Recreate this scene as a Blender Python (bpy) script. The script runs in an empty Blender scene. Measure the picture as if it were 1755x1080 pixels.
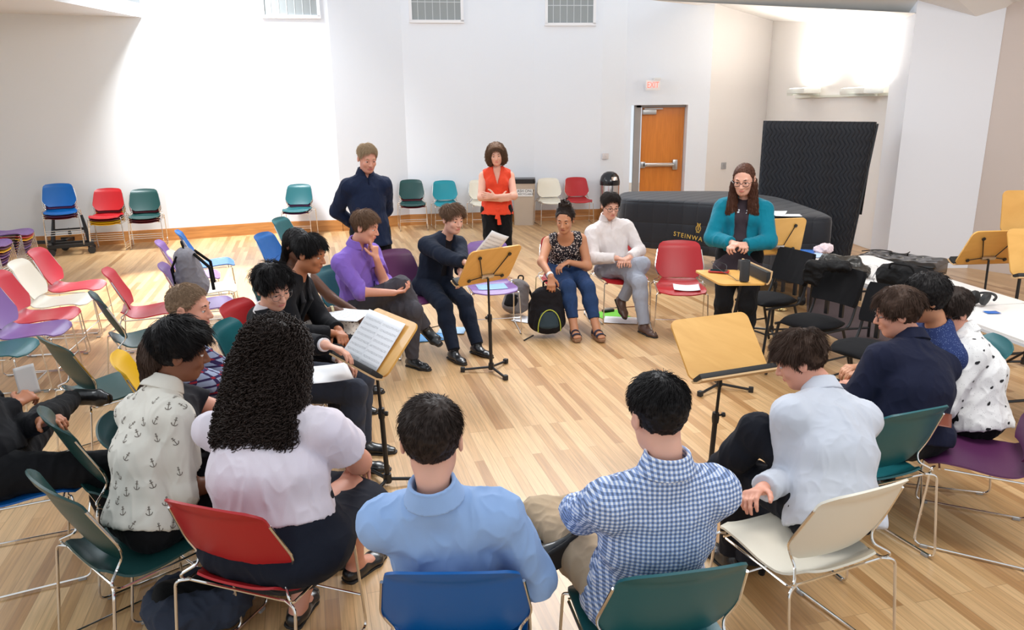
import bpy, bmesh, math, random
import numpy as np
from mathutils import Vector, Matrix
random.seed(7)
rng = np.random.default_rng(11)
PI = math.pi
col = bpy.context.scene.collection
scene = bpy.context.scene

# ---------------------------------------------------------------- camera
FPX = 1300.0; CAMH = 2.09
PITCH = math.atan(354/1300); ROLL = math.radians(.6)
_F = np.array([0, math.cos(PITCH), -math.sin(PITCH)]); _R0 = np.array([1., 0, 0]); _U0 = np.cross(_R0, _F)
_R = math.cos(ROLL)*_R0 - math.sin(ROLL)*_U0
_U = math.sin(ROLL)*_R0 + math.cos(ROLL)*_U0
cd = bpy.data.cameras.new('camera'); cam = bpy.data.objects.new('camera', cd); col.objects.link(cam)
cd.sensor_width = 36; cd.lens = 36*FPX/1755; cd.clip_start = .05; cd.clip_end = 200
cam.matrix_world = Matrix(((_R[0], _U[0], -_F[0], 0), (_R[1], _U[1], -_F[1], 0), (_R[2], _U[2], -_F[2], CAMH), (0, 0, 0, 1)))
scene.camera = cam

def P(x, y, h=0.):
    """point of the place at height h seen at photo position x, y"""
    d = (x-877.5)/FPX*_R + (540-y)/FPX*_U + _F
    t = (h-CAMH)/d[2]
    return np.array([d[0]*t, d[1]*t, h])
def PY(x, y, Y):
    d = (x-877.5)/FPX*_R + (540-y)/FPX*_U + _F
    t = Y/d[1]
    return np.array([d[0]*t, Y, CAMH+d[2]*t])
def ray(x, y):
    d = (x-877.5)/FPX*_R + (540-y)/FPX*_U + _F
    return d/np.linalg.norm(d)

# ---------------------------------------------------------------- world, light, exposure
scene.view_settings.view_transform = 'Standard'; scene.view_settings.look = 'None'
scene.view_settings.gamma = 1; scene.view_settings.use_curve_mapping = False
scene.view_settings.exposure = 0.27
w = bpy.data.worlds.new('world'); scene.world = w; w.use_nodes = True
bg = w.node_tree.nodes['Background']; bg.inputs[0].default_value = (.86, .93, 1, 1); bg.inputs[1].default_value = .80

def area(name, loc, target, sx, sy, power, color=(1, 1, 1), spread=PI):
    l = bpy.data.lights.new(name, 'AREA'); l.shape = 'RECTANGLE'; l.size = sx; l.size_y = sy
    l.energy = power; l.color = color; l.spread = spread
    o = bpy.data.objects.new(name, l); col.objects.link(o); o.location = loc
    o.rotation_euler = (Vector(target)-Vector(loc)).to_track_quat('-Z', 'Y').to_euler()
    return o
area('left_window_daylight', (-8.2, 6.5, 4.6), (0, 6.5, .2), 5.5, 2.4, 170, (.94, .97, 1), 2.4)
area('skylight_daylight', (-5.1, 11.7, 5.8), (-5.25, 13.4, 2.4), .9, 1.2, 190, (.95, .98, 1), 1.5)
area('rear_window_daylight', (.5, 10.6, 6.2), (.6, 5.4, 0), 5, 2.4, 175, (.97, .985, 1), 1.9)
area('right_side_fill', (2.8, 2.5, 5.2), (4.2, 10.5, 1.2), 3, 2, 190, (1, .95, .90))  # unseen fill lamp, added to brighten the door wall and pillar
su = bpy.data.lights.new('sun', 'SPOT'); su.energy = 4200; su.spot_size = math.radians(30); su.spot_blend = .5; su.color = (1, .98, .94); su.shadow_soft_size = .10
so = bpy.data.objects.new('sun', su); col.objects.link(so); so.location = (-5.0, 11.2, 6.5)
so.rotation_euler = (Vector((-3.9, 8.8, 0))-Vector((-5.0, 11.2, 6.5))).to_track_quat('-Z', 'Y').to_euler()

# ---------------------------------------------------------------- materials
_M = {}
def mat(name, c, rough=.5, metal=0., spec=.5, bump=0., bscale=60., var=0., vscale=8., sss=0., coat=0., emit=None, estr=0., alpha=1., trans=0., sheen=0.):
    if name in _M: return _M[name]
    m = bpy.data.materials.new(name); m.use_nodes = True; nt = m.node_tree; b = nt.nodes['Principled BSDF']
    b.inputs['Base Color'].default_value = (*c, 1); b.inputs['Roughness'].default_value = rough
    b.inputs['Metallic'].default_value = metal; b.inputs['Specular IOR Level'].default_value = spec
    if coat: b.inputs['Coat Weight'].default_value = coat; b.inputs['Coat Roughness'].default_value = .15
    if sss:
        b.inputs['Subsurface Weight'].default_value = sss; b.inputs['Subsurface Radius'].default_value = (1, .3, .15); b.inputs['Subsurface Scale'].default_value = .008
    if sheen: b.inputs['Sheen Weight'].default_value = sheen
    if trans: b.inputs['Transmission Weight'].default_value = trans
    if emit: b.inputs['Emission Color'].default_value = (*emit, 1); b.inputs['Emission Strength'].default_value = estr
    b.inputs['Alpha'].default_value = alpha
    tc = nt.nodes.new('ShaderNodeTexCoord')
    if var or bump:
        n = nt.nodes.new('ShaderNodeTexNoise'); n.inputs['Scale'].default_value = vscale; n.inputs['Detail'].default_value = 4
        nt.links.new(tc.outputs['Object'], n.inputs['Vector'])
    if var:
        mx = nt.nodes.new('ShaderNodeMix'); mx.data_type = 'RGBA'
        mx.inputs[6].default_value = (*[max(0, v*(1-var)) for v in c], 1); mx.inputs[7].default_value = (*[min(1, v*(1+var)) for v in c], 1)
        nt.links.new(n.outputs['Fac'], mx.inputs[0]); nt.links.new(mx.outputs[2], b.inputs['Base Color'])
    if bump:
        n2 = nt.nodes.new('ShaderNodeTexNoise'); n2.inputs['Scale'].default_value = bscale; n2.inputs['Detail'].default_value = 3
        nt.links.new(tc.outputs['Object'], n2.inputs['Vector'])
        bp = nt.nodes.new('ShaderNodeBump'); bp.inputs['Strength'].default_value = bump; bp.inputs['Distance'].default_value = .004
        nt.links.new(n2.outputs['Fac'], bp.inputs['Height']); nt.links.new(bp.outputs['Normal'], b.inputs['Normal'])
    _M[name] = m
    return m
def s2l(r, g, b):
    f = lambda v: (v/255/12.92) if v/255 <= .04045 else ((v/255+.055)/1.055)**2.4
    return (f(r), f(g), f(b))

def floor_mat():
    m = bpy.data.materials.new('strip_floor'); m.use_nodes = True; nt = m.node_tree; b = nt.nodes['Principled BSDF']; N = nt.nodes.new; L = nt.links.new
    tc = N('ShaderNodeTexCoord'); mp = N('ShaderNodeMapping'); mp.inputs['Rotation'].default_value = (0, 0, math.radians(-105))
    L(tc.outputs['Object'], mp.inputs['Vector'])
    br = N('ShaderNodeTexBrick'); br.offset = .37; br.offset_frequency = 3
    for k, v in (('Scale', 1), ('Brick Width', 1.15), ('Row Height', .062), ('Mortar Size', .0012), ('Mortar Smooth', .3), ('Bias', 0.0)): br.inputs[k].default_value = v
    br.inputs['Color1'].default_value = (0, 0, 0, 1); br.inputs['Color2'].default_value = (1, 1, 1, 1); br.inputs['Mortar'].default_value = (.5, .5, .5, 1)
    L(mp.outputs['Vector'], br.inputs['Vector'])
    cr = N('ShaderNodeValToRGB'); e = cr.color_ramp.elements
    e[0].position = 0; e[0].color = (.42, .215, .080, 1); e[1].position = 1; e[1].color = (.69, .45, .225, 1)
    for p_, c_ in ((.3, (.56, .33, .145, 1)), (.6, (.63, .385, .18, 1))):
        x = cr.color_ramp.elements.new(p_); x.color = c_
    L(br.outputs['Color'], cr.inputs['Fac'])
    mp2 = N('ShaderNodeMapping'); mp2.inputs['Scale'].default_value = (2.5, 55, 1); L(mp.outputs['Vector'], mp2.inputs['Vector'])
    gr = N('ShaderNodeTexNoise'); gr.inputs['Scale'].default_value = 1.3; gr.inputs['Detail'].default_value = 6; gr.inputs['Distortion'].default_value = .6
    L(mp2.outputs['Vector'], gr.inputs['Vector'])
    r2 = N('ShaderNodeMapRange'); r2.inputs[1].default_value = .3; r2.inputs[2].default_value = .7; r2.inputs[3].default_value = .80; r2.inputs[4].default_value = 1.12
    L(gr.outputs['Fac'], r2.inputs[0])
    mx = N('ShaderNodeMix'); mx.data_type = 'RGBA'; mx.blend_type = 'MULTIPLY'; mx.inputs[0].default_value = 1
    L(cr.outputs['Color'], mx.inputs[6]); L(r2.outputs[0], mx.inputs[7])
    mm = N('ShaderNodeMix'); mm.data_type = 'RGBA'; mm.inputs[7].default_value = (.22, .12, .05, 1)
    mf = N('ShaderNodeMath'); mf.operation = 'MULTIPLY'; mf.inputs[1].default_value = .65
    L(br.outputs['Fac'], mf.inputs[0]); L(mf.outputs[0], mm.inputs[0]); L(mx.outputs[2], mm.inputs[6])
    L(mm.outputs[2], b.inputs['Base Color'])
    nr = N('ShaderNodeTexNoise'); nr.inputs['Scale'].default_value = 1.5; L(tc.outputs['Object'], nr.inputs['Vector'])
    r3 = N('ShaderNodeMapRange'); r3.inputs[3].default_value = .26; r3.inputs[4].default_value = .42; b.inputs['Coat Weight'].default_value = .25; b.inputs['Coat Roughness'].default_value = .38; L(nr.outputs['Fac'], r3.inputs[0]); L(r3.outputs[0], b.inputs['Roughness'])
    bp = N('ShaderNodeBump'); bp.inputs['Strength'].default_value = .12; bp.inputs['Distance'].default_value = .002; L(gr.outputs['Fac'], bp.inputs['Height']); L(bp.outputs['Normal'], b.inputs['Normal'])
    return m
def wood_mat(name, c1, c2, scale=(1, 14, 14), rough=.35, coat=.3):
    m = bpy.data.materials.new(name); m.use_nodes = True; nt = m.node_tree; b = nt.nodes['Principled BSDF']; N = nt.nodes.new; L = nt.links.new
    tc = N('ShaderNodeTexCoord'); mp = N('ShaderNodeMapping'); mp.inputs['Scale'].default_value = scale; L(tc.outputs['Object'], mp.inputs['Vector'])
    n = N('ShaderNodeTexNoise'); n.inputs['Scale'].default_value = 2.2; n.inputs['Detail'].default_value = 6; n.inputs['Distortion'].default_value = .8; L(mp.outputs['Vector'], n.inputs['Vector'])
    cr = N('ShaderNodeValToRGB'); cr.color_ramp.elements[0].position = .3; cr.color_ramp.elements[0].color = (*c1, 1); cr.color_ramp.elements[1].position = .72; cr.color_ramp.elements[1].color = (*c2, 1)
    L(n.outputs['Fac'], cr.inputs['Fac']); L(cr.outputs['Color'], b.inputs['Base Color'])
    b.inputs['Roughness'].default_value = rough; b.inputs['Coat Weight'].default_value = coat
    return m

# ---------------------------------------------------------------- mesh helpers
def link(name, me, m=None, parent=None, smooth=False, angle=None):
    o = bpy.data.objects.new(name, me); col.objects.link(o)
    if m is not None:
        for x in (m if isinstance(m, (list, tuple)) else [m]): me.materials.append(x)
    if parent is not None: o.parent = parent
    if smooth and len(me.polygons): me.polygons.foreach_set('use_smooth', np.ones(len(me.polygons), dtype=bool))
    if angle is not None: me.set_sharp_from_angle(angle=math.radians(angle))
    return o
def root(name, label, cat, loc=(0, 0, 0), rz=0., group=None):
    o = bpy.data.objects.new(name, None); col.objects.link(o); o.location = loc; o.rotation_euler = (0, 0, rz)
    o.empty_display_size = .1
    o['label'] = label; o['category'] = cat
    if group: o['group'] = group
    return o
def tag(o, label, cat, group=None):
    o['label'] = label; o['category'] = cat
    if group: o['group'] = group
    return o
def struct(o): o['kind'] = 'structure'; return o
def pyd(name, V, Fc):
    me = bpy.data.meshes.new(name); me.from_pydata([tuple(map(float, v)) for v in V], [], [tuple(map(int, f)) for f in Fc]); me.update(); return me
def npmesh(name, V, Q, mi=None):
    """V (n,3); Q (m,4) quads or list of such arrays"""
    me = bpy.data.meshes.new(name); V = np.asarray(V, np.float32); Q = np.asarray(Q, np.int32)
    k = Q.shape[1]
    me.vertices.add(len(V)); me.vertices.foreach_set('co', V.ravel())
    me.loops.add(Q.size); me.loops.foreach_set('vertex_index', Q.ravel())
    me.polygons.add(len(Q)); me.polygons.foreach_set('loop_start', np.arange(0, Q.size, k, dtype=np.int32))
    me.polygons.foreach_set('loop_total', np.full(len(Q), k, dtype=np.int32))
    if mi is not None: me.polygons.foreach_set('material_index', np.asarray(mi, np.int32))
    me.polygons.foreach_set('use_smooth', np.ones(len(Q), dtype=bool))
    me.update(calc_edges=True); me.validate(); return me

class MB:
    """collects boxes, tubes, sheets ... into one mesh"""
    def __init__(s): s.v = []; s.f = []; s.mi = []; s.cur = 0
    def add(s, V, F):
        n = len(s.v); s.v += [tuple(map(float, p)) for p in V]; s.f += [tuple(int(i)+n for i in f) for f in F]; s.mi += [s.cur]*len(F)
        return s
    def box(s, c, d, R=None, bev=0.):
        x, y, z = [k/2 for k in d]; bm = bmesh.new()
        bmesh.ops.create_cube(bm, size=1); bmesh.ops.scale(bm, vec=d, verts=bm.verts)
        if bev: bmesh.ops.bevel(bm, geom=bm.edges[:], offset=bev, segments=2, affect='EDGES', profile=.6)
        M = (R.to_4x4() if R is not None else Matrix.Identity(4)); M = Matrix.Translation(Vector([float(k) for k in c])) @ M
        bm.transform(M); bm.verts.index_update()
        s.add([v.co[:] for v in bm.verts], [[v.index for v in f.verts] for f in bm.faces]); bm.free(); return s
    def tube(s, pts, r, n=8, closed=False, cap=True):
        pts = [Vector([float(k) for k in p]) for p in pts]; m = len(pts); V = []; F = []
        rs = r if isinstance(r, (list, tuple)) else [r]*m
        up = None
        for i, p in enumerate(pts):
            if closed: t = (pts[(i+1) % m]-pts[i-1])
            else: t = pts[min(i+1, m-1)]-pts[max(i-1, 0)]
            t.normalize()
            if up is None:
                up = Vector((0, 0, 1)) if abs(t.z) < .9 else Vector((1, 0, 0))
            up = (up-t*up.dot(t)).normalized(); sd = t.cross(up)
            for k in range(n):
                a = 2*PI*k/n; V.append(p+(up*math.cos(a)+sd*math.sin(a))*rs[i])
        for i in range(m if closed else m-1):
            for k in range(n):
                a = i*n+k; b2 = i*n+(k+1) % n; c2 = ((i+1) % m)*n+(k+1) % n; d2 = ((i+1) % m)*n+k
                F.append((a, d2, c2, b2))
        if cap and not closed: F.append(tuple(range(n))); F.append(tuple(reversed(range((m-1)*n, m*n))))
        return s.add(V, F)
    def lathe(s, prof, c=(0, 0, 0), n=24, R=None):
        V = []; F = []; m = len(prof)
        for (r, z) in prof:
            for k in range(n):
                a = 2*PI*k/n; p = Vector((r*math.cos(a), r*math.sin(a), z))
                if R is not None: p = R @ p
                V.append(p+Vector([float(q) for q in c]))
        for i in range(m-1):
            for k in range(n):
                F.append((i*n+k, i*n+(k+1) % n, (i+1)*n+(k+1) % n, (i+1)*n+k))
        F.append(tuple(reversed(range(n)))); F.append(tuple(range((m-1)*n, m*n)))
        return s.add(V, F)
    def sheet(s, G, thick):
        """G: (a,b,3) grid of points; closed solid of given thickness"""
        G = np.asarray(G, float); a, b = G.shape[:2]
        du = np.gradient(G, axis=0); dv = np.gradient(G, axis=1); N = np.cross(du, dv); N /= np.linalg.norm(N, axis=2, keepdims=True)+1e-12
        A = (G+N*thick/2).reshape(-1, 3); B = (G-N*thick/2).reshape(-1, 3); n = a*b; F = []
        I = lambda i, j: i*b+j
        for i in range(a-1):
            for j in range(b-1):
                F.append((I(i, j), I(i+1, j), I(i+1, j+1), I(i, j+1))); F.append((n+I(i, j), n+I(i, j+1), n+I(i+1, j+1), n+I(i+1, j)))
        bd = [(i, 0) for i in range(a)]+[(a-1, j) for j in range(1, b)]+[(i, b-1) for i in range(a-2, -1, -1)]+[(0, j) for j in range(b-2, 0, -1)]
        for k in range(len(bd)):
            p, q = I(*bd[k]), I(*bd[(k+1) % len(bd)]); F.append((p, n+p, n+q, q))
        return s.add(np.vstack([A, B]), F)
    def poly(s, pts): return s.add(pts, [tuple(range(len(pts)))])
    def prism(s, outline, z0, z1, R=None, c=(0, 0, 0)):
        n = len(outline); V = [Vector((x, y, z0)) for x, y in outline]+[Vector((x, y, z1)) for x, y in outline]
        if R is not None: V = [R @ v for v in V]
        V = [v+Vector([float(q) for q in c]) for v in V]
        return s.add(V, [tuple(reversed(range(n))), tuple(range(n, 2*n))]+[(i, (i+1) % n, n+(i+1) % n, n+i) for i in range(n)])
    def build(s, name, m=None, parent=None, smooth=True, angle=40):
        me = pyd(name, s.v, s.f)
        bm = bmesh.new(); bm.from_mesh(me); bmesh.ops.recalc_face_normals(bm, faces=bm.faces); bm.to_mesh(me); bm.free()
        o = link(name, me, m, parent, smooth, angle if smooth else None)
        if any(s.mi): me.polygons.foreach_set('material_index', s.mi)
        return o
def arc(pts, rad=.03, seg=5):
    """round the corners of a polyline"""
    pts = [Vector([float(k) for k in p]) for p in pts]; out = [pts[0]]
    for i in range(1, len(pts)-1):
        a, b, c = pts[i-1], pts[i], pts[i+1]
        r = min(rad, (a-b).length*.45, (c-b).length*.45); p0 = b+(a-b).normalized()*r; p1 = b+(c-b).normalized()*r
        for k in range(seg+1):
            t = k/seg; out.append(p0*(1-t)**2+b*2*t*(1-t)+p1*t*t)
    out.append(pts[-1]); return out
def rrect(w_, h_, r, n=5):
    o = []
    for cx, cy, a0 in ((w_/2-r, h_/2-r, 0), (-w_/2+r, h_/2-r, 90), (-w_/2+r, -h_/2+r, 180), (w_/2-r, -h_/2+r, 270)):
        for k in range(n+1):
            a = math.radians(a0+90*k/n); o.append((cx+r*math.cos(a), cy+r*math.sin(a)))
    return o
def text_mesh(name, body, size, m, parent, M, ext=.002, spacing=1.):
    cu = bpy.data.curves.new(name, 'FONT'); cu.body = body; cu.size = size; cu.extrude = ext; cu.align_x = 'CENTER'; cu.align_y = 'CENTER'; cu.space_character = spacing
    t = bpy.data.objects.new(name, cu); col.objects.link(t)
    dg = bpy.context.evaluated_depsgraph_get(); me = bpy.data.meshes.new_from_object(t.evaluated_get(dg)); bpy.data.objects.remove(t)
    me.transform(M); me.materials.clear(); o = link(name, me, m, parent); return o
def copy_tree(o, parent=None):
    c = o.copy(); col.objects.link(c); c.parent = parent
    for ch in list(o.children): copy_tree(ch, c)
    return c

# ---------------------------------------------------------------- materials in use
white_wall = mat('wall_paint', (.83, .875, .945), .75, bump=.08, bscale=220)
grey_wall = mat('wall_paint_grey', (.76, .785, .80), .8, bump=.1, bscale=220)
warm_wall = mat('wall_paint_warm', (.83, .80, .78), .8, bump=.1, bscale=220)
mauve_wall = mat('wall_paint_mauve', (.45, .38, .345), .85, bump=.1, bscale=220)
ceil_m = mat('ceiling_paint', (.86, .85, .83), .8)
base_wood = wood_mat('baseboard_wood', (.42, .17, .045), (.62, .29, .085), (1, 1, 12))
chrome = mat('chrome', (.78, .76, .73), .16, metal=1.)
steel = mat('brushed_steel', (.55, .55, .56), .3, metal=1.)
blackm = mat('black_metal', (.012, .012, .013), .35)
rubber = mat('black_rubber', (.015, .015, .015), .6)
desk_wood = wood_mat('stand_maple_ply', (.68, .35, .075), (.78, .43, .11), (1.5, 9, 1.5), .4, .2)
edge_wood = mat('ply_edge', (.68, .44, .22), .5)
paper = mat('paper', (.90, .91, .93), .7)

# ---------------------------------------------------------------- room
fm = MB(); fm.poly([(-14, -3, 0), (14, -3, 0), (14, 22, 0), (-14, 22, 0)])
struct(fm.build('floor', floor_mat(), smooth=False))
def wall(name, pts, z1, m, bb=True, z0=0., thick=.12):
    """pts: base polyline left to right as seen from the room"""
    mb = MB()
    for (a, b_) in zip(pts[:-1], pts[1:]):
        a = np.array(a[:2], float); b_ = np.array(b_[:2], float); d = b_-a; n = np.array([-d[1], d[0]])/np.linalg.norm(d)
        mb.prism([tuple(a), tuple(b_), tuple(b_+n*thick), tuple(a+n*thick)], z0, z1)
    return struct(mb.build(name, m, smooth=False))
def baseboard(name, pts, h=.19, t=.022):
    mb = MB()
    for (a, b_) in zip(pts[:-1], pts[1:]):
        a = np.array(a[:2], float); b_ = np.array(b_[:2], float); d = b_-a; n = np.array([-d[1], d[0]])/np.linalg.norm(d); L = np.linalg.norm(d)
        mb.prism([tuple(a-n*t), tuple(b_-n*t), tuple(b_+n*.002), tuple(a+n*.002)], 0.001, h)
        mb.prism([tuple(a-n*t*.6), tuple(b_-n*t*.6), tuple(b_+n*.002), tuple(a+n*.002)], h, h+.012)
    return struct(mb.build(name, base_wood, smooth=False))
TOP = 6.6
L0 = (-10.6, 9.4); L0b = tuple(P(10, 430)[:2]); L1 = P(20, 428); L2 = tuple(P(205, 418)[:2]); L3 = tuple(P(293, 412)[:2])
ZL = PY(303, 29, L3[1])[2]
wall('wall_left', [L0, L0b, L2, L3], ZL, grey_wall)
baseboard('baseboard_left', [L0, L0b, L2, L3])
Bk = [L3]+[tuple(P(x, y)[:2]) for x, y in ((463, 400), (588, 396), (703, 386), (814, 382.5), (915, 378.5), (1027, 376), (1066, 373))]
wall('wall_back', Bk, TOP, white_wall)
baseboard('baseboard_back', Bk)
# wall with the door, set in a recess
YD = Bk[-1][1]
xl = PY(1075, 300, YD)[0]; xr = PY(1209, 300, YD)[0]; dl = PY(1094, 300, YD)[0]; dr = PY(1173.5, 300, YD)[0]; zt = PY(1120, 180, YD)[2]
mb = MB()
mb.prism([(Bk[-1][0], YD), (xl+.04, YD), (xl+.04, YD+.35), (Bk[-1][0], YD+.35)], 0, TOP)
mb.prism([(dr, YD), (xr, YD), (xr, YD+.35), (dr, YD+.35)], 0, TOP)
mb.prism([(xl+.04, YD), (dr, YD), (dr, YD+.35), (xl+.04, YD+.35)], zt, TOP)
struct(mb.build('wall_door', white_wall, smooth=False))
YJ = YD+.22
dx0 = dl; dx1 = dr+.02
door_wood = wood_mat('door_wood', (.62, .19, .022), (.74, .25, .035), (14, 14, 1), .35, .3)
dr_root = root('door_1', 'orange-brown wooden door with a steel push bar and closer', 'door', ((dx0+dx1)/2, YJ, 0))
del dr_root['label'], dr_root['category']; struct(dr_root)
W_ = dx1-dx0
mb = MB(); mb.box((.02, .03, zt/2-.02), (W_-.10, .045, zt-.05)); mb.build('door_leaf', door_wood, dr_root, smooth=False)
jm = mat('door_frame_paint', (.36, .34, .33), .5)
mb = MB(); mb.box((-W_/2-.02, 0, zt/2), (.12, .12, zt)); mb.box((0, 0, zt-.02), (W_+.1, .12, .05)); mb.box((W_/2+.01, 0, zt/2), (.05, .12, zt)); mb.build('door_frame', jm, dr_root, smooth=False)
mb = MB(); mb.box((-.02, -.04, 1.0), (W_*.72, .05, .07), bev=.01); mb.box((-W_*.38, -.03, 1.0), (.09, .07, .12), bev=.01); mb.box((W_*.30, -.04, 1.0), (.10, .07, .20), bev=.02); mb.tube([(-W_*.3, -.09, 1.0), (W_*.27, -.09, 1.0)], .018); mb.build('push_bar', steel, dr_root)
mb = MB(); mb.box((-W_*.28, -.04, zt-.13), (.26, .07, .09), bev=.01); mb.box((-W_*.2, -.08, zt-.07), (.35, .02, .02)); mb.build('door_closer', mat('closer_metal', (.5, .5, .5), .35, metal=.6), dr_root)
# warm wall right of the door, running back into the piano niche
A1 = np.array([xr, YD]); zc1 = PY(1219, 6, YD)[2]
def solveY(px, py, z):
    d = (px-877.5)/FPX*_R+(540-py)/FPX*_U+_F; t = (z-CAMH)/d[2]; return np.array([d[0]*t, d[1]*t])
A2 = np.array(PY(1325, 36, YD+.9)[:2]); zc2 = PY(1325, 36, YD+.9)[2]
A3 = np.array(PY(1612, 52, 10.1)[:2]); zc3 = PY(1562, 52, 10.9)[2]
wall('wall_side', [A1, A2], 4.6, warm_wall)
wall('wall_niche', [A2, A3], 4.6, mat('wall_paint_niche', (.86, .84, .82), .8))
# broad pillar in front of the niche
YP = 9.8
p0 = PY(1567, 22, YP); p1 = PY(1741, 8, YP); pm = PY(1673, 28, YP)
pA = np.array(PY(1533, 330, YP)[:2]); pB = np.array([PY(1667, 400, YP)[0], YP])
mb = MB(); mb.prism([tuple(pA), tuple(pB), (pB[0]+.5, YP+1.2), (pA[0]+.35, YP+1.2)], 0, 4.2)
struct(mb.build('wall_pillar', mat('pillar_paint', (.84, .88, .95), .8, bump=.1, bscale=200), smooth=False))
mb = MB(); mb.prism([(pB[0]+.001, YP+.01), (pB[0]+.9, 8.5), (8.4, 5.0), (8.6, 5.0), (9.0, 9.0), (pB[0]+.5, YP+1.0)], 0, 4.2)
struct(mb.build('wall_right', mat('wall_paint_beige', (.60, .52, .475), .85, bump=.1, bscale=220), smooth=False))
# ceilings
mb = MB()
Cx = lambda px, py, Y: tuple(PY(px, py, Y))
q0 = Cx(1195, 9, YD); q1 = (A1[0], A1[1], zc1); q2 = (A2[0], A2[1], zc2); q3 = (A3[0], A3[1], zc3)
n0 = Cx(1115, 0, 12.5); r1 = tuple(p0); r2 = tuple(pm); r3 = tuple(p1); r4 = (9.5, 8.0, p1[2]+.1)
mb.v = [q0, q1, q2, q3, r1, r2, r3, r4, n0, (2.0, 7, 4.4), (9.5, 3, 4.6), (9.5, 14, 4.4)]
mb.f = [(0, 1, 8), (1, 2, 4), (2, 3, 4), (8, 1, 4), (8, 4, 5), (8, 5, 9), (5, 6, 9), (6, 7, 10), (6, 10, 9)]; mb.mi = [0]*len(mb.f)
v2 = [(x, y, z+.25) for x, y, z in mb.v]; k = len(mb.v); mb.f += [tuple(reversed([i+k for i in f])) for f in mb.f]; mb.v += v2; mb.mi = [0]*len(mb.f)
struct(mb.build('ceiling', ceil_m, smooth=False))
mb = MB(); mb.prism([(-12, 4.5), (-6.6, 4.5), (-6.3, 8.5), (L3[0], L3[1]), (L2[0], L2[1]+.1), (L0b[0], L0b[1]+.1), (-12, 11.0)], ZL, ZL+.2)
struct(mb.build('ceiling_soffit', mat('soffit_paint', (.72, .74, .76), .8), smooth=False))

# ---------------------------------------------------------------- stacking chairs
def plast(name, c): return mat(name, c, .38, spec=.45, bump=.12, bscale=500)
CH = dict(red=plast('red_plastic', s2l(176, 28, 34)), teal=plast('teal_plastic', s2l(24, 92, 98)), green=plast('dark_green_plastic', s2l(24, 64, 62)),
          blue=plast('blue_plastic', s2l(0, 92, 166)), white=plast('cream_plastic', s2l(232, 225, 208)), purple=plast('purple_plastic', s2l(92, 44, 84)),
          lilac=plast('lilac_plastic', s2l(128, 92, 156)), yellow=plast('yellow_plastic', s2l(232, 180, 8)), cyan=plast('cyan_plastic', s2l(20, 136, 150)),
          ltred=plast('rose_red_plastic', s2l(196, 40, 56)), maroon=plast('maroon_plastic', s2l(96, 26, 38)))
def ss(a, b, x): t = np.clip((x-a)/(b-a), 0, 1); return t*t*(3-2*t)
def chair_backrest():
    n, m = 22, 19; G = np.zeros((n, m, 3))
    for i in range(n):
        v = i/(n-1); z = .492+.325*v
        hw = np.interp(v, [0, .035, .12, .27, .82, .92, .97, 1], [.150, .172, .200, .229, .203, .196, .182, .158])
        for j in range(m):
            u = -1+2*j/(m-1); x = hw*u
            y = -.205-.115*v+.045*(abs(x)/.22)**2.2+.03*(1-v)**3-.018*ss(.85, 1, v)
            G[i, j] = (x, y, z+.012*(1-u*u)*(v > .98)-.0*u)
    return G
def chair_seat():
    n, m = 22, 17; G = np.zeros((n, m, 3))
    for i in range(n):
        v = i/(n-1); y = -.235+.475*v
        hw = np.interp(v, [0, .06, .22, .45, .85, .93, .98, 1], [.150, .172, .218, .226, .224, .214, .190, .150])
        for j in range(m):
            u = -1+2*j/(m-1); x = hw*u
            z = .436-.020*math.exp(-((v-.32)/.26)**2)+.014*abs(u)**3+.035*(1-ss(0, .18, v))-.028*ss(.82, 1, v)**1.3
            G[i, j] = (x, y, z)
    return G
def make_chair(colr, label):
    t = root('stacking_chair', label, 'chair')
    mb = MB(); mb.sheet(chair_backrest(), .009); mb.build('backrest', CH[colr], t, angle=60)
    mb = MB(); mb.sheet(chair_seat(), .009); mb.build('seat', CH[colr], t, angle=60)
    for s in (-1, 1):
        mb = MB(); X = lambda p: [(s*a, b_, c) for a, b_, c in p]
        mb.tube(arc(X([(.205, -.215, .432), (.258, -.235, .425), (.262, -.285, .012), (.245, .235, .012), (.232, .205, .418), (.195, .19, .412)]), .04, 6), .0058, 8)
        mb.build('sled_leg', chrome, t)
        mb = MB(); mb.tube(arc(X([(.209, -.262, .75), (.2345, -.182, .582), (.196, -.166, .515), (.190, -.185, .480), (.238, -.235, .452), (.228, -.205, .418), (.226, .15, .418)]), .035, 6), .0055, 8)
        mb.build('back_upright', chrome, t)
        for y in (-.235, .19):
            mb = MB(); mb.box((s*(.2565-(y+.235)*.03), y, .007), (.018, .035, .014), bev=.003); mb.build('foot_glide', rubber if False else mat('glide', (.35, .33, .31), .4), t)
    mb = MB(); mb.tube([(-.238, .219, .17), (.238, .219, .17)], .005, 8); mb.build('crossbar', chrome, t)
    mb = MB(); mb.tube([(-.222, .17, .414), (.222, .17, .414)], .005, 6); mb.build('under_seat_bar', chrome, t)
    mb = MB(); mb.tube([(-.21, -.215, .43), (.21, -.215, .43)], .005, 6); mb.build('under_seat_bar', chrome, t)
    return t
_proto = None
def chair(colr, label, xy, head, group=None, z=0., tilt=0.):
    """xy: seat centre on the floor, head: direction it faces in degrees (0 = to the right)"""
    global _proto
    if _proto is None: _proto = o = make_chair(colr, label)
    else: o = copy_tree(_proto)
    for ch in o.children:
        if ch.name.startswith(('seat', 'backrest')):
            ch.material_slots[0].link = 'OBJECT'; ch.material_slots[0].material = CH[colr]
    o.location = (xy[0], xy[1], z); o.rotation_euler = (0, 0, math.radians(head-90))
    o['label'] = label
    if group: o['group'] = group
    elif 'group' in o: del o['group']
    return o
def back_at(px, py, head, h=.815):
    p = P(px, py, h); a = math.radians(head); return (p[0]+.325*math.cos(a), p[1]+.325*math.sin(a))
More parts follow.
